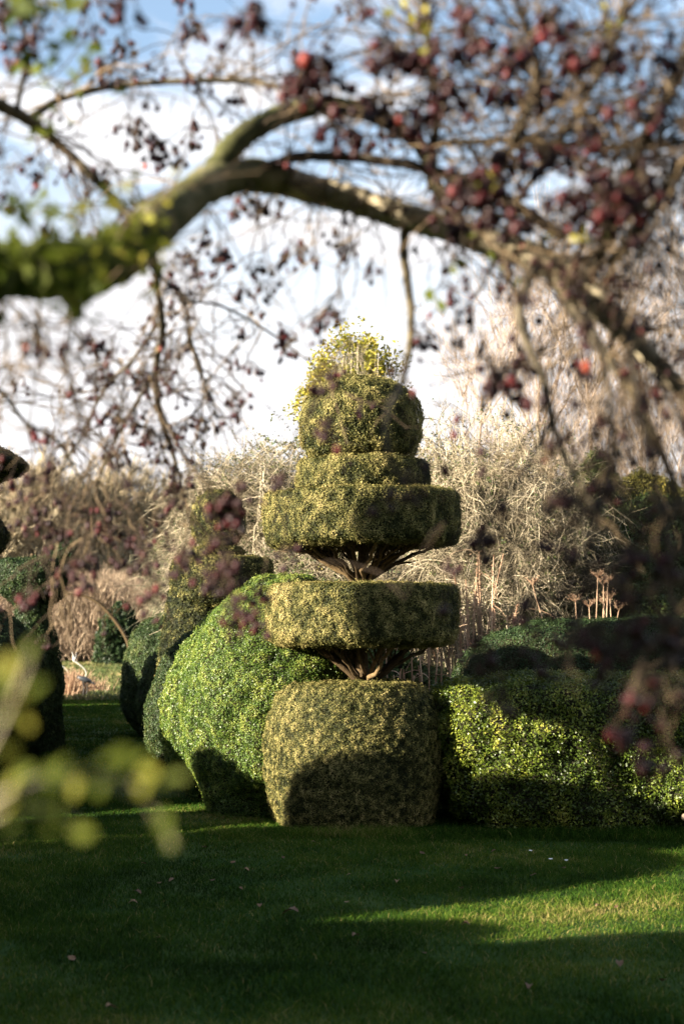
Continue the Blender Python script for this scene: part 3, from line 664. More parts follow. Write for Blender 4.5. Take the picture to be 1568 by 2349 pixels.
# fallen leaves and daisies on the lawn
def ground_pt(px, py):
    u = (px-784)/F; v = (1174.5-py)/F; dz = SP+v*CP; dy = CP-v*SP
    t = -H/dz; return u*t, dy*t
def dry_leaf(px, py, label, s, tint, seed):
    rng = RS(seed); x, y = ground_pt(px, py); z = float(gz(np.array([x]), np.array([y]))[0])+.018
    nx = 9; f = np.linspace(0, 1, nx); w = np.sin(f*math.pi)**.7*.36*(1+.22*np.sin(f*22))
    a = rng.uniform(0, 6.28); ca, sa = math.cos(a), math.sin(a); cup = rng.uniform(.1, .35)
    v = []
    for i in range(nx):
        for sgn in (-1, 0, 1):
            lx, ly = (f[i]-.5)*s, sgn*w[i]*s
            v.append((x+lx*ca-ly*sa, y+lx*sa+ly*ca, z+cup*s*abs(sgn)*w[i]*2+.15*s*math.sin(f[i]*4+seed)))
    ids = np.arange(nx*3).reshape(nx, 3)
    q = np.concatenate([np.stack([ids[:-1, j], ids[1:, j], ids[1:, j+1], ids[:-1, j+1]], -1) for j in (0, 1)])
    props(Bag().add(v, quads=q, tint=tint).build('fallen_leaf', DRY, loc=(x, y, z)), label, 'leaf', 'fallen leaves on the lawn')
for i, (px, py, s, ti, lab) in enumerate([
        (665, 2108, .11, .3, 'largest red-brown curled leaf lying mid lawn'), (815, 2168, .07, .5, 'small brown leaf below and right of the largest leaf'),
        (468, 1948, .08, .6, 'tan upright leaf on the walk edge left of centre'), (968, 1965, .08, .35, 'brown leaf on the grass below the drum'),
        (1140, 2000, .08, .5, 'brown leaf right of centre below the glossy hedge'), (1222, 2017, .07, .4, 'small dark leaf beside the sunlit strip'),
        (565, 2003, .07, .9, 'pale leaf left of centre on shaded grass'), (305, 2075, .09, .9, 'pale grey leaf on shaded grass, lower left'),
        (255, 2330, .08, .9, 'pale leaf close to the bottom edge, left'), (165, 2215, .08, .8, 'pale curled leaf in darkest grass, left side'),
        (365, 2030, .06, .85, 'tiny whitish leaf left of the pale one'), (1520, 2270, .09, .5, 'tan leaf near the right bottom corner'),
        (1420, 2230, .08, .45, 'red-brown leaf lower right, left of the tan one'), (910, 2035, .06, .95, 'small pale leaf just above the lawn centre'),
        (720, 1940, .06, .9, 'small pale leaf in front of the drum'), (330, 1985, .07, .7, 'brownish leaf on the walk at left')]):
    dry_leaf(px, py, lab, s*(.62 if i else .9), ti*.7, 200+i)
gl = RS(61)
for i in range(20):
    dry_leaf(gl.uniform(120, 1540), 1950+370*gl.rand()**1.2, 'tiny dull brown leaf sunk in the shaded lawn', gl.uniform(.03, .05), gl.uniform(.1, .75), 260+i)
for i, (px, py, lab) in enumerate([(1216, 1967, 'white daisy in front of the glossy hedge, leftmost'), (1262, 1987, 'white daisy in front of the glossy hedge, middle one'), (1298, 1990, 'white daisy in front of the glossy hedge, rightmost')]):
    x, y = ground_pt(px, py); z = float(gz(np.array([x]), np.array([y]))[0])
    t = thing('daisy', (x, y, z), lab, 'flower', 'daisies'); b = Bag(); a = np.linspace(0, 6.28, 12, endpoint=False)
    pos = np.stack([x+np.cos(a)*.008, y+np.sin(a)*.008, z+.045+0*a], -1); leaves_at(b, pos, np.tile([0, -.5, 1.], (12, 1)), RS(i), .014, .006, np.ones(12), .2); b.build('petals', WHITE, t)
    b = Bag(); tubes(b, np.array([[(x, y, z), (x, y, z+.045)]]), np.full((1, 2), .0015), 5); b.build('stem', GRASS, t)
x, y = ground_pt(1568, 1915); y = 11.2; x = at(1546, 11.2)[0]
b = Bag(); pp = np.array([[(x, 11.0, .125), (x+.15, 11.02, .12), (x+.5, 11.06, .13), (x+1.0, 11.1, .12)]]); tubes(b, pp, np.array([[.03, .024, .026, .02]]), 10, np.array([.9]))
blob(b, (x, 11.0, .125), (.032, .03, .03), 1.0); props(b.build('cut_branch', STALK, loc=(x, 11, 0), smooth=True), 'end of a cut brown branch lying low at the right edge', 'branch')

# ================================================================== CRAB APPLE TREE
rng = RS(900)
TB = (-1.45, 1.75, 0)
AT = thing('crab_apple_tree', TB, 'old crab apple tree arching over the whole view with dark red fruit', 'tree')
allp = []
def limb(name, rows, mat, tint=.5, sides=12, n=7, jit=.05, tip=None):
    p, r = polyline(rows, n, jit, rng)
    if tip is not None: r = r*tip
    b = Bag(); tubes(b, p, r, sides, np.array([tint])); o = b.build(name, mat, AT, smooth=True)
    allp.append((p, r)); return o
bough = [(-120, 655, 2.1, 165), (0, 625, 2.2, 128), (120, 620, 2.25, 118), (240, 600, 2.35, 112), (330, 540, 2.5, 98), (400, 482, 2.65, 84), (480, 422, 2.8, 76), (560, 402, 2.9, 70), (640, 412, 3.0, 66), (720, 436, 3.1, 62), (800, 456, 3.1, 58), (880, 482, 3.1, 58), (960, 505, 3.1, 56),
         (1050, 530, 3.1, 56), (1140, 560, 3.1, 58), (1230, 592, 3.1, 60), (1310, 640, 3.05, 58), (1370, 700, 3.0, 54), (1440, 770, 2.95, 48), (1520, 850, 2.9, 40), (1640, 980, 2.85, 34)]
def rows_split(a, i, j): return a[i:j]
bough = [(a, b_, c_, w_*(1.0 if a < 60 else 1.12 if a < 350 else 1.12)) for a, b_, c_, w_ in bough]
limb('bough', rows_split(bough, 0, 5), MOSS, .48, 16, 10)
limb('bough', rows_split(bough, 4, 9), MIXB, .5, 16, 10)
limb('bough', rows_split(bough, 8, len(bough)), BARK, .60, 16, 10)
allp[:3] = [allp[0], (np.concatenate([allp[1][0], allp[2][0]], 1), np.concatenate([allp[1][1], allp[2][1]], 1))]
b = Bag(); K = 10; f = np.linspace(0, 1, K)
e = P(-120, 655, 2.1); pp = np.array(TB)[None]*(1-f[:, None])+e[None]*f[:, None]; pp[:, 0] -= np.sin(f*math.pi)*.12
tubes(b, pp[None], (.15-.085*f)[None], 16, np.array([.4])); b.build('trunk', MOSS, AT, smooth=True)
LIMBS = [
    [(490, 400, 2.82, 60), (530, 340, 2.85, 58), (590, 292, 2.9, 54), (660, 258, 3.0, 52), (740, 243, 3.0, 48), (840, 258, 3.05, 42), (920, 300, 3.1, 36), (975, 350, 3.1, 38), (1000, 430, 3.1, 34), (1060, 520, 3.1, 26)],
    [(590, 390, 2.9, 26), (680, 362, 2.95, 26), (780, 360, 3.0, 25), (880, 370, 3.0, 24), (980, 388, 3.0, 26), (1080, 422, 3.0, 26), (1180, 470, 3.0, 28), (1290, 545, 3.05, 30)],
    [(-80, 190, 2.9, 34), (0, 240, 3.0, 30), (70, 278, 3.1, 28), (140, 335, 3.2, 22), (200, 392, 3.2, 20), (270, 468, 3.2, 18), (320, 530, 2.8, 18)],
    [(70, 270, 3.1, 20), (130, 232, 3.2, 17), (220, 205, 3.2, 16), (330, 191, 3.2, 15), (450, 186, 3.2, 14), (560, 186, 3.2, 14), (650, 202, 3.1, 12), (730, 225, 3.0, 9)],
    [(935, 500, 3.1, 26), (925, 570, 3.1, 22), (933, 640, 3.1, 20), (942, 720, 3.1, 19), (938, 800, 3.0, 18), (920, 880, 2.7, 16), (890, 940, 2.3, 13), (885, 1010, 2.2, 13), (905, 1080, 2.2, 13), (965, 1098, 2.2, 8)],
    [(1225, 600, 3.0, 30), (1190, 710, 2.8, 22), (1210, 790, 2.8, 20), (1245, 870, 2.8, 19), (1265, 960, 2.8, 17), (1290, 1040, 2.8, 14), (1330, 1110, 2.8, 12), (1380, 1190, 2.8, 10)],
    [(1250, 600, 3.05, 36), (1300, 690, 2.9, 32), (1370, 790, 2.8, 28), (1450, 900, 2.8, 24), (1520, 1050, 2.8, 20), (1575, 1200, 2.8, 18)],
    [(990, 330, 3.1, 18), (1150, 323, 3.0, 15), (1300, 330, 2.9, 15), (1430, 338, 2.8, 16), (1600, 320, 2.7, 18)],
    [(985, 395, 3.1, 22), (1000, 260, 2.9, 18), (985, 130, 2.8, 16), (960, -40, 2.7, 14)],
    [(1620, 20, 2.5, 34), (1540, 200, 2.6, 34), (1470, 330, 2.7, 32), (1440, 440, 2.8, 30), (1400, 540, 2.9, 30), (1340, 640, 3.0, 32)],
    [(1640, 300, 2.3, 30), (1560, 380, 2.5, 28), (1480, 500, 2.6, 26), (1400, 600, 2.9, 24)],
    [(1120, 430, 3.0, 20), (1190, 300, 2.8, 18), (1230, 170, 2.7, 18), (1180, -20, 2.6, 16)],
    [(1180, 470, 3.0, 16), (1320, 260, 2.7, 16), (1400, 120, 2.6, 14), (1440, -30, 2.5, 14)],
    [(348, 560, 2.8, 18), (362, 660, 3.3, 17), (372, 760, 3.5, 16), (358, 850, 3.6, 15), (368, 950, 3.7, 14), (400, 1050, 3.8, 10), (425, 1150, 3.8, 7)],
    [(345, 610, 3.0, 12), (420, 690, 3.4, 10), (440, 790, 3.6, 9), (470, 880, 3.7, 7), (500, 960, 3.7, 5)],
    [(365, 740, 3.5, 9), (300, 830, 3.6, 8), (235, 900, 3.7, 6), (170, 1030, 3.8, 5), (100, 1130, 3.9, 4)],
    [(360, 850, 3.6, 10), (310, 930, 3.7, 9), (270, 1000, 3.7, 8), (230, 1090, 3.8, 7), (200, 1190, 3.8, 5), (185, 1290, 3.8, 4)],
    [(410, 690, 3.4, 8), (500, 700, 3.5, 7), (590, 745, 3.6, 6), (690, 815, 3.7, 4), (790, 900, 3.8, 2)],
    [(-60, 860, 3.2, 14), (10, 905, 3.3, 12), (60, 970, 3.4, 9), (130, 1010, 3.5, 7), (180, 1090, 3.6, 5), (230, 1170, 3.7, 3)],
    [(10, 660, 2.4, 10), (8, 720, 2.5, 9), (18, 790, 2.6, 6), (15, 850, 2.6, 4)],
    [(95, 660, 2.4, 9), (88, 740, 2.6, 9), (90, 820, 2.7, 7), (75, 910, 2.8, 5), (70, 990, 2.9, 4)],
    [(180, 640, 2.5, 7), (165, 760, 2.6, 6), (150, 860, 2.7, 4)],
    [(1440, 770, 2.9, 24), (1460, 900, 2.5, 20), (1500, 1100, 2.3, 18), (1540, 1350, 2.2, 16), (1500, 1600, 2.1, 12), (1520, 1800, 2.1, 7)],
    [(1340, 700, 2.9, 22), (1390, 860, 2.6, 20), (1400, 1050, 2.4, 18), (1360, 1200, 2.3, 16), (1330, 1400, 2.2, 14), (1300, 1550, 2.2, 10), (1290, 1700, 2.2, 6)],
    [(1500, 850, 2.7, 18), (1590, 1050, 2.4, 18), (1560, 1250, 2.3, 16), (1440, 1400, 2.2, 13), (1420, 1600, 2.2, 10), (1440, 1780, 2.2, 6)],
    [(1265, 960, 2.8, 12), (1190, 1100, 2.6, 10), (1120, 1200, 2.5, 9), (1100, 1330, 2.4, 8), (1105, 1500, 2.4, 6), (1110, 1580, 2.4, 4)],
    [(40, 250, 3.0, 14), (60, 120, 2.9, 12), (30, -30, 2.8, 12)],
]
for i in (22, 23, 24): LIMBS[i] = [(a, b_, c_, w_*.6) for a, b_, c_, w_ in LIMBS[i]][:(-1 if i == 22 else -2)]
for i, rws in enumerate(LIMBS): limb('branch', rws, MIXB if i == 0 else BARK if i == 5 else BARKD, .12 if i > 21 else .3 if i == 0 else rng.uniform(.25, .6), 10, 7, .06)  # last limbs get the darkest tint, shade put into the bark colour
# twigs of every size along the branches, mostly hanging
TW = Bag(); anchors = []
def twigs(p, r, n, length, r0, bias, seed, wander=.22, lo=.1, hi=1.0, sub=3):
    g = RS(seed); s, d, rr = spawn(p, r, n, g, lo, hi, 1.0)
    q, w = grow(s, d, length*g.uniform(.4, 1.3, len(s)), np.full(len(s), r0), np.full(len(s), r0*.4), 9, wander, bias, g)
    tubes(TW, q, w, 5, g.rand(len(s)))
    anchors.append(q.reshape(-1, 3))
    if sub:
        s, d, rr = spawn(q, w, sub, g, .15, 1, .9)
        q2, w2 = grow(s, d, length*.32*g.uniform(.4, 1.3, len(s)), np.full(len(s), r0*.6), np.full(len(s), r0*.3), 5, wander, np.array(bias)*.6, g)
        tubes(TW, q2, w2, 4, g.rand(len(s)))
        return q, q2
    return q, q
ends = []
for i, (p, r) in enumerate(allp):
    j = i-2
    if i == 0: n, L_, bz = 14, .30, .02
    elif i == 1: n, L_, bz = 84, .42, -.09
    elif j in (2, 3): n, L_, bz = 34, .30, -.06
    elif j in (0, 1): n, L_, bz = 26, .32, -.02
    elif j in (7, 8, 9, 10, 11, 12): n, L_, bz = 66, .34, 0.0
    elif j in (13, 14, 15, 16): n, L_, bz = 38, .36, -.10
    elif j in (22, 23, 24): n, L_, bz = 40, .20, -.07
    elif j in (5, 6, 25): n, L_, bz = 22, .24, -.08
    elif j == 4: n, L_, bz = 3, .12, -.1
    else: n, L_, bz = 12, .26, -.08
    q, q2 = twigs(p, r, n, L_, .0017 if j in (22, 23, 24, 25) else .0026, (0, 0, bz), 300+i)
    ends.append((i, q, q2))
AN = np.concatenate(anchors+[a[0].reshape(-1, 3) for a in allp])

# fruit clusters: (px, py, depth, number of fruit)
FC = [(265, 115, 3.2, 6), (250, 158, 3.2, 6), (240, 186, 3.2, 5), (205, 35, 2.7, 6), (290, 5, 2.2, 8), (575, 58, 2.3, 12), (455, 92, 2.8, 6), (440, 62, 3, 3), (466, 188, 3.3, 5), (405, 12, 3, 4), (50, 130, 2.6, 5),
      (20, 30, 2.3, 9), (85, 110, 2.6, 5), (325, 300, 3.3, 6), (350, 332, 3.3, 5), (378, 350, 3.3, 5), (402, 376, 3.3, 4), (352, 380, 3.3, 6), (292, 290, 3.3, 4), (252, 400, 3.3, 5), (440, 332, 3.4, 4), (440, 298, 3.4, 3), (300, 330, 3.3, 3),
      (95, 430, 3.1, 3), (20, 470, 3, 3), (110, 530, 3, 3), (60, 395, 3, 3), (545, 475, 3.1, 4), (590, 475, 3.2, 4), (630, 475, 3.2, 4), (585, 500, 3.2, 3), (468, 550, 3.2, 5), (500, 590, 3.2, 4), (520, 600, 3.2, 5), (600, 622, 3.3, 5),
      (610, 672, 3.3, 6), (552, 680, 3.3, 4), (664, 580, 3.3, 3), (660, 606, 3.3, 4), (802, 570, 3.2, 3), (772, 550, 3.2, 3), (852, 625, 3.2, 2), (752, 730, 3.2, 9), (722, 752, 3.3, 5), (640, 768, 3.4, 5), (664, 790, 3.4, 5), (580, 856, 3.5, 5),
      (540, 926, 3.5, 5), (536, 956, 3.5, 5), (652, 815, 3.5, 3), (425, 600, 3.2, 4), (456, 632, 3.4, 3), (380, 652, 3.3, 4), (215, 805, 3.5, 4), (236, 812, 3.5, 3), (160, 905, 3.6, 5), (215, 905, 3.6, 4), (240, 870, 3.6, 3), (290, 872, 3.6, 4),
      (332, 790, 3.5, 4), (342, 900, 3.6, 5), (352, 750, 3.5, 4), (396, 800, 3.5, 4), (290, 960, 3.7, 5), (330, 1000, 3.7, 6), (310, 980, 3.7, 4), (255, 960, 3.7, 4), (212, 976, 3.7, 3), (352, 1010, 3.7, 6), (420, 1000, 3.7, 5), (450, 962, 3.7, 5),
      (480, 986, 3.7, 4), (370, 1060, 3.8, 4), (400, 1092, 3.8, 5), (272, 1062, 3.8, 5), (120, 1062, 3.6, 4), (95, 1092, 3.4, 5), (70, 1100, 3.3, 4), (110, 1010, 3.4, 5), (25, 1120, 3.5, 3), (45, 1152, 3.5, 3), (100, 1180, 3.6, 6), (172, 1172, 3.8, 5),
      (150, 1160, 3.8, 4), (62, 1216, 3.6, 4), (112, 1226, 3.6, 7), (132, 1232, 3.6, 5), (232, 1176, 3.7, 5), (236, 1212, 3.6, 8), (252, 1222, 3.6, 6), (292, 1242, 3.6, 5), (325, 1262, 3.5, 6), (275, 1040, 3.8, 4), (352, 1292, 3.5, 5), (190, 1322, 3.2, 9),
      (168, 1310, 3.2, 7), (212, 1302, 3.2, 7), (186, 1350, 3.3, 6), (272, 1302, 3.5, 4), (400, 1142, 3.6, 6), (432, 1112, 3.6, 5), (382, 1172, 3.6, 5), (420, 1282, 3.0, 8), (440, 1300, 3.0, 6), (500, 1180, 2.9, 9), (522, 1150, 2.9, 7), (545, 1190, 2.9, 8),
      (555, 1160, 2.9, 5), (512, 1262, 2.9, 8), (532, 1302, 2.8, 10), (480, 1330, 2.9, 7), (522, 1352, 2.8, 8), (530, 1402, 2.8, 8), (536, 1432, 2.8, 6), (342, 1352, 3.2, 6), (346, 1378, 3.2, 6), (65, 1380, 3.0, 6), (330, 1306, 3.3, 4), (602, 1370, 3.1, 4),
      (590, 1412, 3.1, 4), (596, 1440, 3.1, 4), (560, 1122, 3.3, 3), (650, 1108, 3.1, 3), (650, 1292, 2.9, 5), (755, 996, 2.5, 5), (730, 890, 2.6, 5), (886, 1156, 2.3, 2), (1130, 880, 2.6, 10), (1150, 905, 2.6, 10), (1180, 920, 2.6, 9), (1185, 862, 2.6, 8),
      (1062, 990, 2.8, 3), (1092, 1020, 2.8, 2), (1120, 1080, 2.7, 3), (965, 1092, 2.4, 5), (1010, 1070, 2.5, 3), (1312, 940, 2.5, 2), (1430, 652, 2.2, 2), (1292, 682, 2.3, 4), (1470, 742, 2.3, 4), (1100, 1252, 2.3, 6), (1112, 1232, 2.3, 4),
      (1132, 1256, 2.3, 5), (1020, 1316, 2.6, 4), (1022, 1390, 2.5, 2), (1240, 1240, 2.4, 4), (1202, 1302, 2.4, 5), (1100, 1482, 2.4, 4), (1106, 1520, 2.4, 5), (1152, 1172, 2.5, 4), (1300, 1262, 2.3, 4), (1300, 1160, 2.4, 6), (1352, 1150, 2.4, 6),
      (1200, 1402, 2.4, 4), (1262, 1462, 2.3, 4), (1432, 1382, 2.2, 6), (1382, 1332, 2.3, 4), (1502, 1442, 2.2, 6), (1532, 1602, 2.2, 6), (1402, 1702, 2.2, 6), (1512, 1752, 2.2, 8), (1462, 1282, 2.2, 6), (1540, 1500, 2.2, 6), (1380, 1560, 2.3, 5),
      (1300, 1420, 2.3, 4), (1350, 1480, 2.3, 5), (1260, 1560, 2.3, 4), (1450, 1640, 2.2, 5), (1545, 1330, 2.2, 5), (1420, 1480, 2.2, 5), (1490, 1560, 2.2, 5),
      (720, 172, 2.3, 16), (705, 200, 2.4, 10), (740, 215, 2.4, 10), (880, 130, 2.3, 9), (932, 160, 2.3, 12), (1000, 135, 2.3, 8), (1060, 102, 2.3, 10), (1180, 140, 2.4, 12), (1252, 62, 2.3, 10), (1322, 150, 2.4, 10), (1382, 132, 2.4, 10),
      (762, 302, 2.5, 9), (800, 330, 2.5, 8), (932, 290, 2.4, 8), (860, 250, 2.4, 9), (1062, 440, 2.5, 12), (1100, 462, 2.4, 14), (1132, 492, 2.4, 12), (1100, 425, 2.4, 12), (1182, 512, 2.5, 10), (1382, 480, 2.3, 12), (1432, 492, 2.3, 10),
      (1402, 420, 2.3, 10), (1482, 430, 2.3, 10), (1312, 470, 2.4, 9), (1545, 132, 2.2, 6), (1060, 40, 2.4, 8), (1140, 210, 2.4, 9), (1240, 230, 2.4, 8), (1030, 200, 2.4, 8), (1450, 250, 2.3, 8), (1520, 560, 2.4, 7), (1350, 330, 2.4, 7), (1260, 380, 2.5, 7),
      (1160, 380, 2.5, 7), (980, 230, 2.4, 8), (1060, 520, 2.5, 8), (990, 520, 2.6, 3), (1040, 700, 2.9, 6), (1075, 730, 2.9, 5), (1110, 800, 2.9, 4), (1000, 745, 3.0, 3), (1350, 870, 2.4, 5), (1480, 620, 2.3, 4), (1200, 760, 2.8, 5), (1330, 760, 2.5, 5)]
def cluster_geo(bag, stem, c, n, g, size=.0072):
    c = np.asarray(c); tops = c+np.array([0, 0, .03])
    off = g.normal(0, 1, (n, 3))*np.array([.0155, .013, .0105])*(n/5)**.35
    v, f = ico()
    for o in off:
        s = size*g.uniform(.6, 1.2); cc = c+o
        blob(bag, cc, (s*g.uniform(.8, 1.05), s*g.uniform(.8, 1.1), s*g.uniform(.85, 1.3)), float(np.clip(g.beta(1.6, 2.8)*.95+(g.rand() < .012)*.5, 0, 1)), None)
    k = len(off); st = np.tile(tops, (k, 1)); mid = (st+c+off)/2+np.array([0, 0, .008]); p = np.stack([st, mid, c+off], 1)
    tubes(bag, p, np.full((k, 3), .0011), 4, np.full(k, .3), m=1)
    d = np.linalg.norm((AN-tops)*np.array([1, .7, 1]), axis=1)+np.where(AN[:, 2] < tops[2]+.01, .12, 0)
    a = AN[np.argmin(d)]
    K = 7; ff = np.linspace(0, 1, K)[:, None]; q = a*(1-ff)+tops*ff+np.array([0, 0, .16])*np.linalg.norm(a-tops)*np.sin(ff*math.pi)
    q[1:-1] += g.normal(0, .004, (K-2, 3)); tubes(bag, q[None], np.linspace(.0015, .0011, K)[None], 5, np.array([.12]), m=1)
g = RS(42)
extra = []
for (i, q, q2) in ends:                     # random fruit along the twigs as well
    j = i-2; nx = {1: 14, 7: 16, 8: 16, 9: 16, 10: 16, 11: 18, 12: 18, 22: 16, 23: 16, 24: 16, 5: 10, 6: 20, 25: 3, 2: 8, 3: 8, 13: 15, 14: 12, 15: 12, 16: 14, 18: 3, 26: 12, 0: 8}.get(j, 5)
    if i == 1: nx = 26
    pts = q[:, 3:].reshape(-1, 3)
    for k in g.choice(len(pts), nx): extra.append((pts[k]-np.array([0, 0, .035]), g.randint(2, 8)))
FC = [(a, b_, c_, int(n_*1.6) if c_ <= 2.5 and b_ < 560 and a > 500 else n_+3 if a < 900 else n_) for a, b_, c_, n_ in FC]
order = sorted(range(len(FC)), key=lambda k: -FC[k][3]/FC[k][2])
big = set(order[:100])
rest = Bag()
for k, (px, py, d, n) in enumerate(FC):
    c = P(px, py, DEEP(px, d))
    if k in big:
        b = Bag(); cluster_geo(b, None, c, n, g, .0098 if d < 2.7 else .0082); b.build('fruit_cluster', [FRUIT, TWIG], AT, smooth=True)
    else: cluster_geo(rest, None, c, n, g, .0083)
for c, n in extra: cluster_geo(rest, None, c, int(n), g, .0072)
props(rest.build('fruit_clusters', [FRUIT, TWIG], AT, smooth=True), kind='stuff')
# the crown continues over and behind the camera and to the left: it shades the lawn
EX = []
for i in range(9):
    a = g.uniform(-2.2, .7)
    st = np.array([[TB[0]+g.uniform(-.3, .1), TB[1]+g.uniform(-.2, .2), g.uniform(1.6, 2.2)]])
    p, r = grow(st, np.array([[math.cos(a)*-.5, -.5-.5*abs(math.sin(a)), .9]]), np.array([g.uniform(2.0, 3.0)]), np.array([.05]), np.array([.015]), 12, .12, (0, 0, -.02), g)
    b = Bag(); tubes(b, p, r, 8, np.array([.4])); b.build('branch', BARK, AT, smooth=True)
    twigs(p, r, 40, .6, .004, (0, 0, -.05), 700+i)
props(TW.build('twigs', TWIG, AT), kind='stuff')
# a few remaining leaves
b = Bag()
for (px, py, d, s, ti) in [(300, 575, 2.1, .03, 1), (255, 610, 2.1, .03, .5), (405, 460, 2.3, .025, .9), (180, 560, 2.0, .04, .35), (230, 520, 2.0, .04, .4), (120, 590, 2.0, .04, .3), (40, 600, 2.0, .05, .3), (290, 480, 2.1, .03, .7), (150, 640, 2.0, .04, .3),
                           (320, 600, 2.1, .03, .5), (350, 560, 2.2, .03, .6), (90, 560, 2.0, .04, .35), (20, 560, 2.0, .05, .3), (270, 560, 2.0, .04, .5), (200, 640, 2.1, .04, .35), (60, 640, 2.0, .05, .4), (10, 20, 2.0, .06, .2), (60, 40, 2.0, .05, .2), (120, 60, 2.1, .05, .2),
                           (140, 150, 2.3, .04, .6), (90, 150, 2.3, .04, .2), (970, 60, 2.4, .03, .9), (1100, 430, 2.4, .02, .9), (1330, 545, 2.4, .03, 1), (1060, 640, 2.7, .05, .5), (1380, 60, 2.5, .03, 1), (30, 480, 2.4, .04, .3), (100, 300, 2.6, .03, .4)]:
    gg = RS(int(px+py)); m = 9; pos = P(px, py, d)+gg.normal(0, s*.9, (m, 3)); leaves_at(b, pos, gg.normal(0, 1, (m, 3)), gg, s*.9, s*.5, np.clip(ti+gg.normal(0, .12, m), 0, 1), 1)
b.build('foliage', LEAFY, AT)

# near leafy shrub at the left edge, far out of focus
NS = thing('leafy_shrub', (-.85, 1.05, 0), 'very near blurred shrub with yellow-green leaves reaching in from the left', 'shrub')
g = RS(55)
SH = [[(-260, 2500, 1.05, 30), (-180, 2100, 1.05, 26), (-80, 1900, 1.05, 18), (60, 1800, 1.05, 12), (200, 1780, 1.08, 9), (330, 1800, 1.08, 7), (420, 1795, 1.08, 4)],
      [(-180, 2100, 1.05, 18), (-60, 1800, 1.05, 14), (10, 1650, 1.05, 10), (50, 1560, 1.05, 8), (80, 1480, 1.05, 4)],
      [(-80, 1900, 1.05, 12), (40, 1860, 1.05, 8), (150, 1870, 1.08, 7), (195, 1910, 1.08, 4)],
      [(200, 1780, 1.08, 7), (320, 1830, 1.08, 6), (370, 1890, 1.08, 5), (405, 1950, 1.08, 3)]]
b0 = (-.85, 1.05, 0)
lp = Bag()
for i, rws in enumerate(SH):
    p, r = polyline(rws, 6)
    if i == 0:
        st = np.array([[list(b0), list((np.array(b0)+p[0, 0])/2+np.array([-.05, 0, .05])), list(p[0, 0])]])
        b = Bag(); tubes(b, st, np.array([[.014, .010, r[0, 0]]]), 8, np.array([.5])); b.build('stem', BARK, NS, smooth=True)
    b = Bag(); tubes(b, p, r, 8, np.array([.6])); b.build('branch', BARK, NS, smooth=True)
def big_leaf(bag, c, s, tint, g):
    n = norm(np.array([-.6, -.7, .3])+g.normal(0, .5, 3)); a = norm(np.cross(n, g.normal(0, 1, 3))); w = np.cross(n, a)
    f = np.linspace(0, 1, 7); ww = np.sin(f*math.pi)**.8*.30
    v = []
    for i in range(7):
        for sg in (-1, 0, 1): v.append(c+a*(f[i]-.5)*s+w*sg*ww[i]*s+n*abs(sg)*ww[i]*s*.3)
    ids = np.arange(21).reshape(7, 3); q = np.concatenate([np.stack([ids[:-1, j], ids[1:, j], ids[1:, j+1], ids[:-1, j+1]], -1) for j in (0, 1)])
    bag.add(v, quads=q, tint=tint)
for (px, py, s, ti) in [(70, 1492, .034, .35), (22, 1528, .032, .9), (42, 1602, .036, 1), (58, 1655, .036, 1), (85, 1580, .03, .3), (20, 1725, .03, .7), (30, 1800, .034, .8), (60, 1850, .03, .3), (140, 1762, .03, .35), (190, 1775, .03, .6),
                        (245, 1745, .03, .35), (288, 1735, .036, .35), (325, 1742, .03, .35), (342, 1772, .034, .8), (330, 1808, .03, .8), (405, 1790, .034, .45), (380, 1800, .028, .35), (190, 1908, .03, .6), (175, 1805, .03, .8), (95, 1845, .034, .25),
                        (140, 1865, .034, .3), (395, 1930, .03, .3), (375, 1885, .03, .3), (15, 1860, .03, .8), (10, 1650, .03, .5), (120, 1780, .03, .4), (60, 1770, .03, .4), (230, 1810, .03, .3), (270, 1780, .03, .3), (30, 1900, .035, .3), (110, 1890, .03, .35), (5, 1570, .03, .5)]:
    big_leaf(lp, P(px, py, 1.06+g.uniform(-.04, .04)), s*.64, ti*.85, g)
lp.build('foliage', LEAFY, NS, smooth=True)

# ================================================================== LIGHT, SKY, CAMERA
AZ = math.radians(-115)                    # compass angle of the sun from +Y
EL = math.radians(16)
sd = np.array([math.sin(AZ)*math.cos(EL), math.cos(AZ)*math.cos(EL), math.sin(EL)])
sun = bpy.data.lights.new('sun', 'SUN'); sun.energy = 5.0; sun.angle = math.radians(.53); sun.color = (1.0, .88, .70)
so = bpy.data.objects.new('sun', sun); COL.objects.link(so)
from mathutils import Vector
so.rotation_euler = Vector(-sd).to_track_quat('-Z', 'Y').to_euler(); so.location = (-20, -8, 12)
w = bpy.data.worlds.new('World'); sc.world = w; w.use_nodes = True
N = w.node_tree.nodes; L = w.node_tree.links; bg = N['Background']
sky = N.new('ShaderNodeTexSky'); sky.sky_type = 'NISHITA'; sky.sun_disc = False; sky.sun_elevation = EL; sky.sun_rotation = AZ
sky.air_density = 1.1; sky.dust_density = .6; sky.ozone_density = 1.5
tc = N.new('ShaderNodeTexCoord'); sx = N.new('ShaderNodeSeparateXYZ'); L.new(tc.outputs['Generated'], sx.inputs[0])
def M(op, a, b=None, c=None):
    n = N.new('ShaderNodeMath'); n.operation = op
    for i, v in enumerate((a, b, c)):
        if v is None: continue
        if isinstance(v, (int, float)): n.inputs[i].default_value = v
        else: L.new(v, n.inputs[i])
    return n.outputs[0]
zz = M('ADD', M('MAXIMUM', sx.outputs['Z'], 0.0), .16)
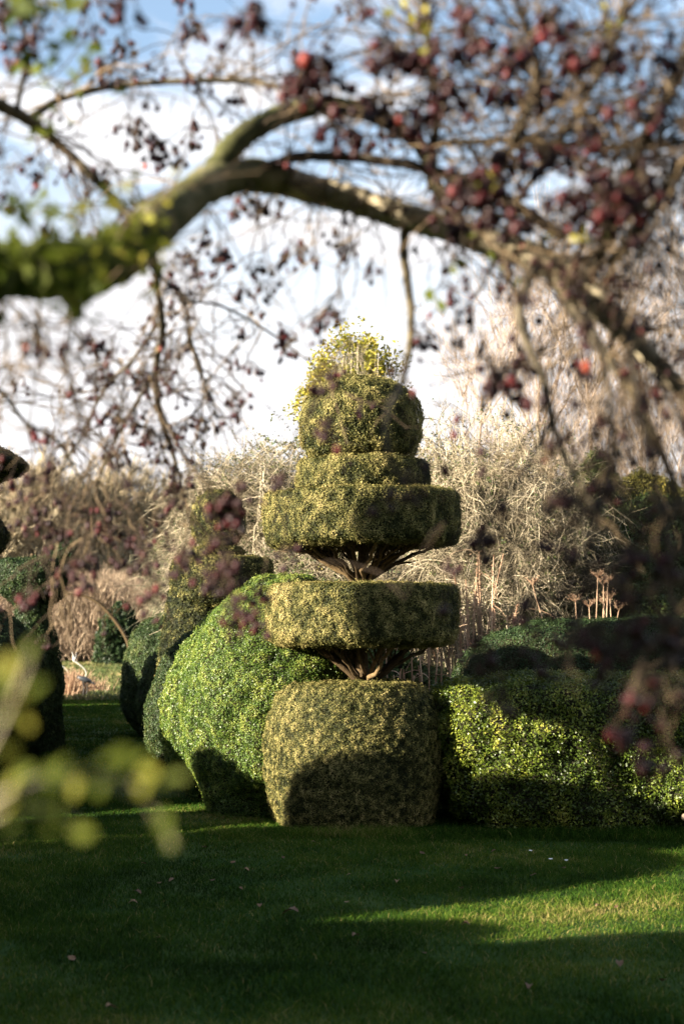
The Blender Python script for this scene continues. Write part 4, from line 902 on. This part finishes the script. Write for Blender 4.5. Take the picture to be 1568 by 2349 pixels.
cb = N.new('ShaderNodeCombineXYZ'); L.new(M('DIVIDE', sx.outputs['X'], zz), cb.inputs[0]); L.new(M('DIVIDE', sx.outputs['Y'], zz), cb.inputs[1])
no = N.new('ShaderNodeTexNoise'); no.inputs['Scale'].default_value = 2.1; no.inputs['Detail'].default_value = 7; no.inputs['Roughness'].default_value = .52; no.inputs['Distortion'].default_value = .3
L.new(cb.outputs[0], no.inputs['Vector'])
cl = N.new('ShaderNodeMapRange'); cl.interpolation_type = 'SMOOTHSTEP'; cl.inputs[1].default_value = .46; cl.inputs[2].default_value = .62
L.new(no.outputs['Fac'], cl.inputs[0])
hz = N.new('ShaderNodeMapRange'); hz.interpolation_type = 'SMOOTHSTEP'; hz.inputs[1].default_value = .38; hz.inputs[2].default_value = .13; L.new(sx.outputs['Z'], hz.inputs[0])
fac = M('MINIMUM', M('ADD', M('MULTIPLY_ADD', cl.outputs[0], .9, .06), hz.outputs[0]), 1.0)
mx = N.new('ShaderNodeMix'); mx.data_type = 'RGBA'; L.new(fac, mx.inputs['Factor']); L.new(sky.outputs[0], mx.inputs['A']); mx.inputs['B'].default_value = (4.3, 4.25, 4.35, 1)
L.new(mx.outputs['Result'], bg.inputs['Color']); bg.inputs['Strength'].default_value = .05
cam = bpy.data.cameras.new('camera'); co = bpy.data.objects.new('camera', cam); COL.objects.link(co); sc.camera = co
co.location = (0, 0, H); co.rotation_euler = (math.pi/2+PITCH, 0, 0)
cam.sensor_fit = 'VERTICAL'; cam.sensor_height = 36; cam.lens = 50; cam.clip_end = 2000; cam.clip_start = .05
cam.dof.use_dof = True; cam.dof.focus_distance = 11.2; cam.dof.aperture_fstop = 2.3
sc.view_settings.view_transform = 'Standard'; sc.view_settings.look = 'None'; sc.view_settings.exposure = 2.65; sc.view_settings.gamma = 1
sc.cycles.use_denoising = True
sc.cycles.max_bounces = 5; sc.cycles.diffuse_bounces = 2; sc.cycles.glossy_bounces = 2; sc.cycles.transmission_bounces = 3
sc.cycles.sample_clamp_indirect = 6
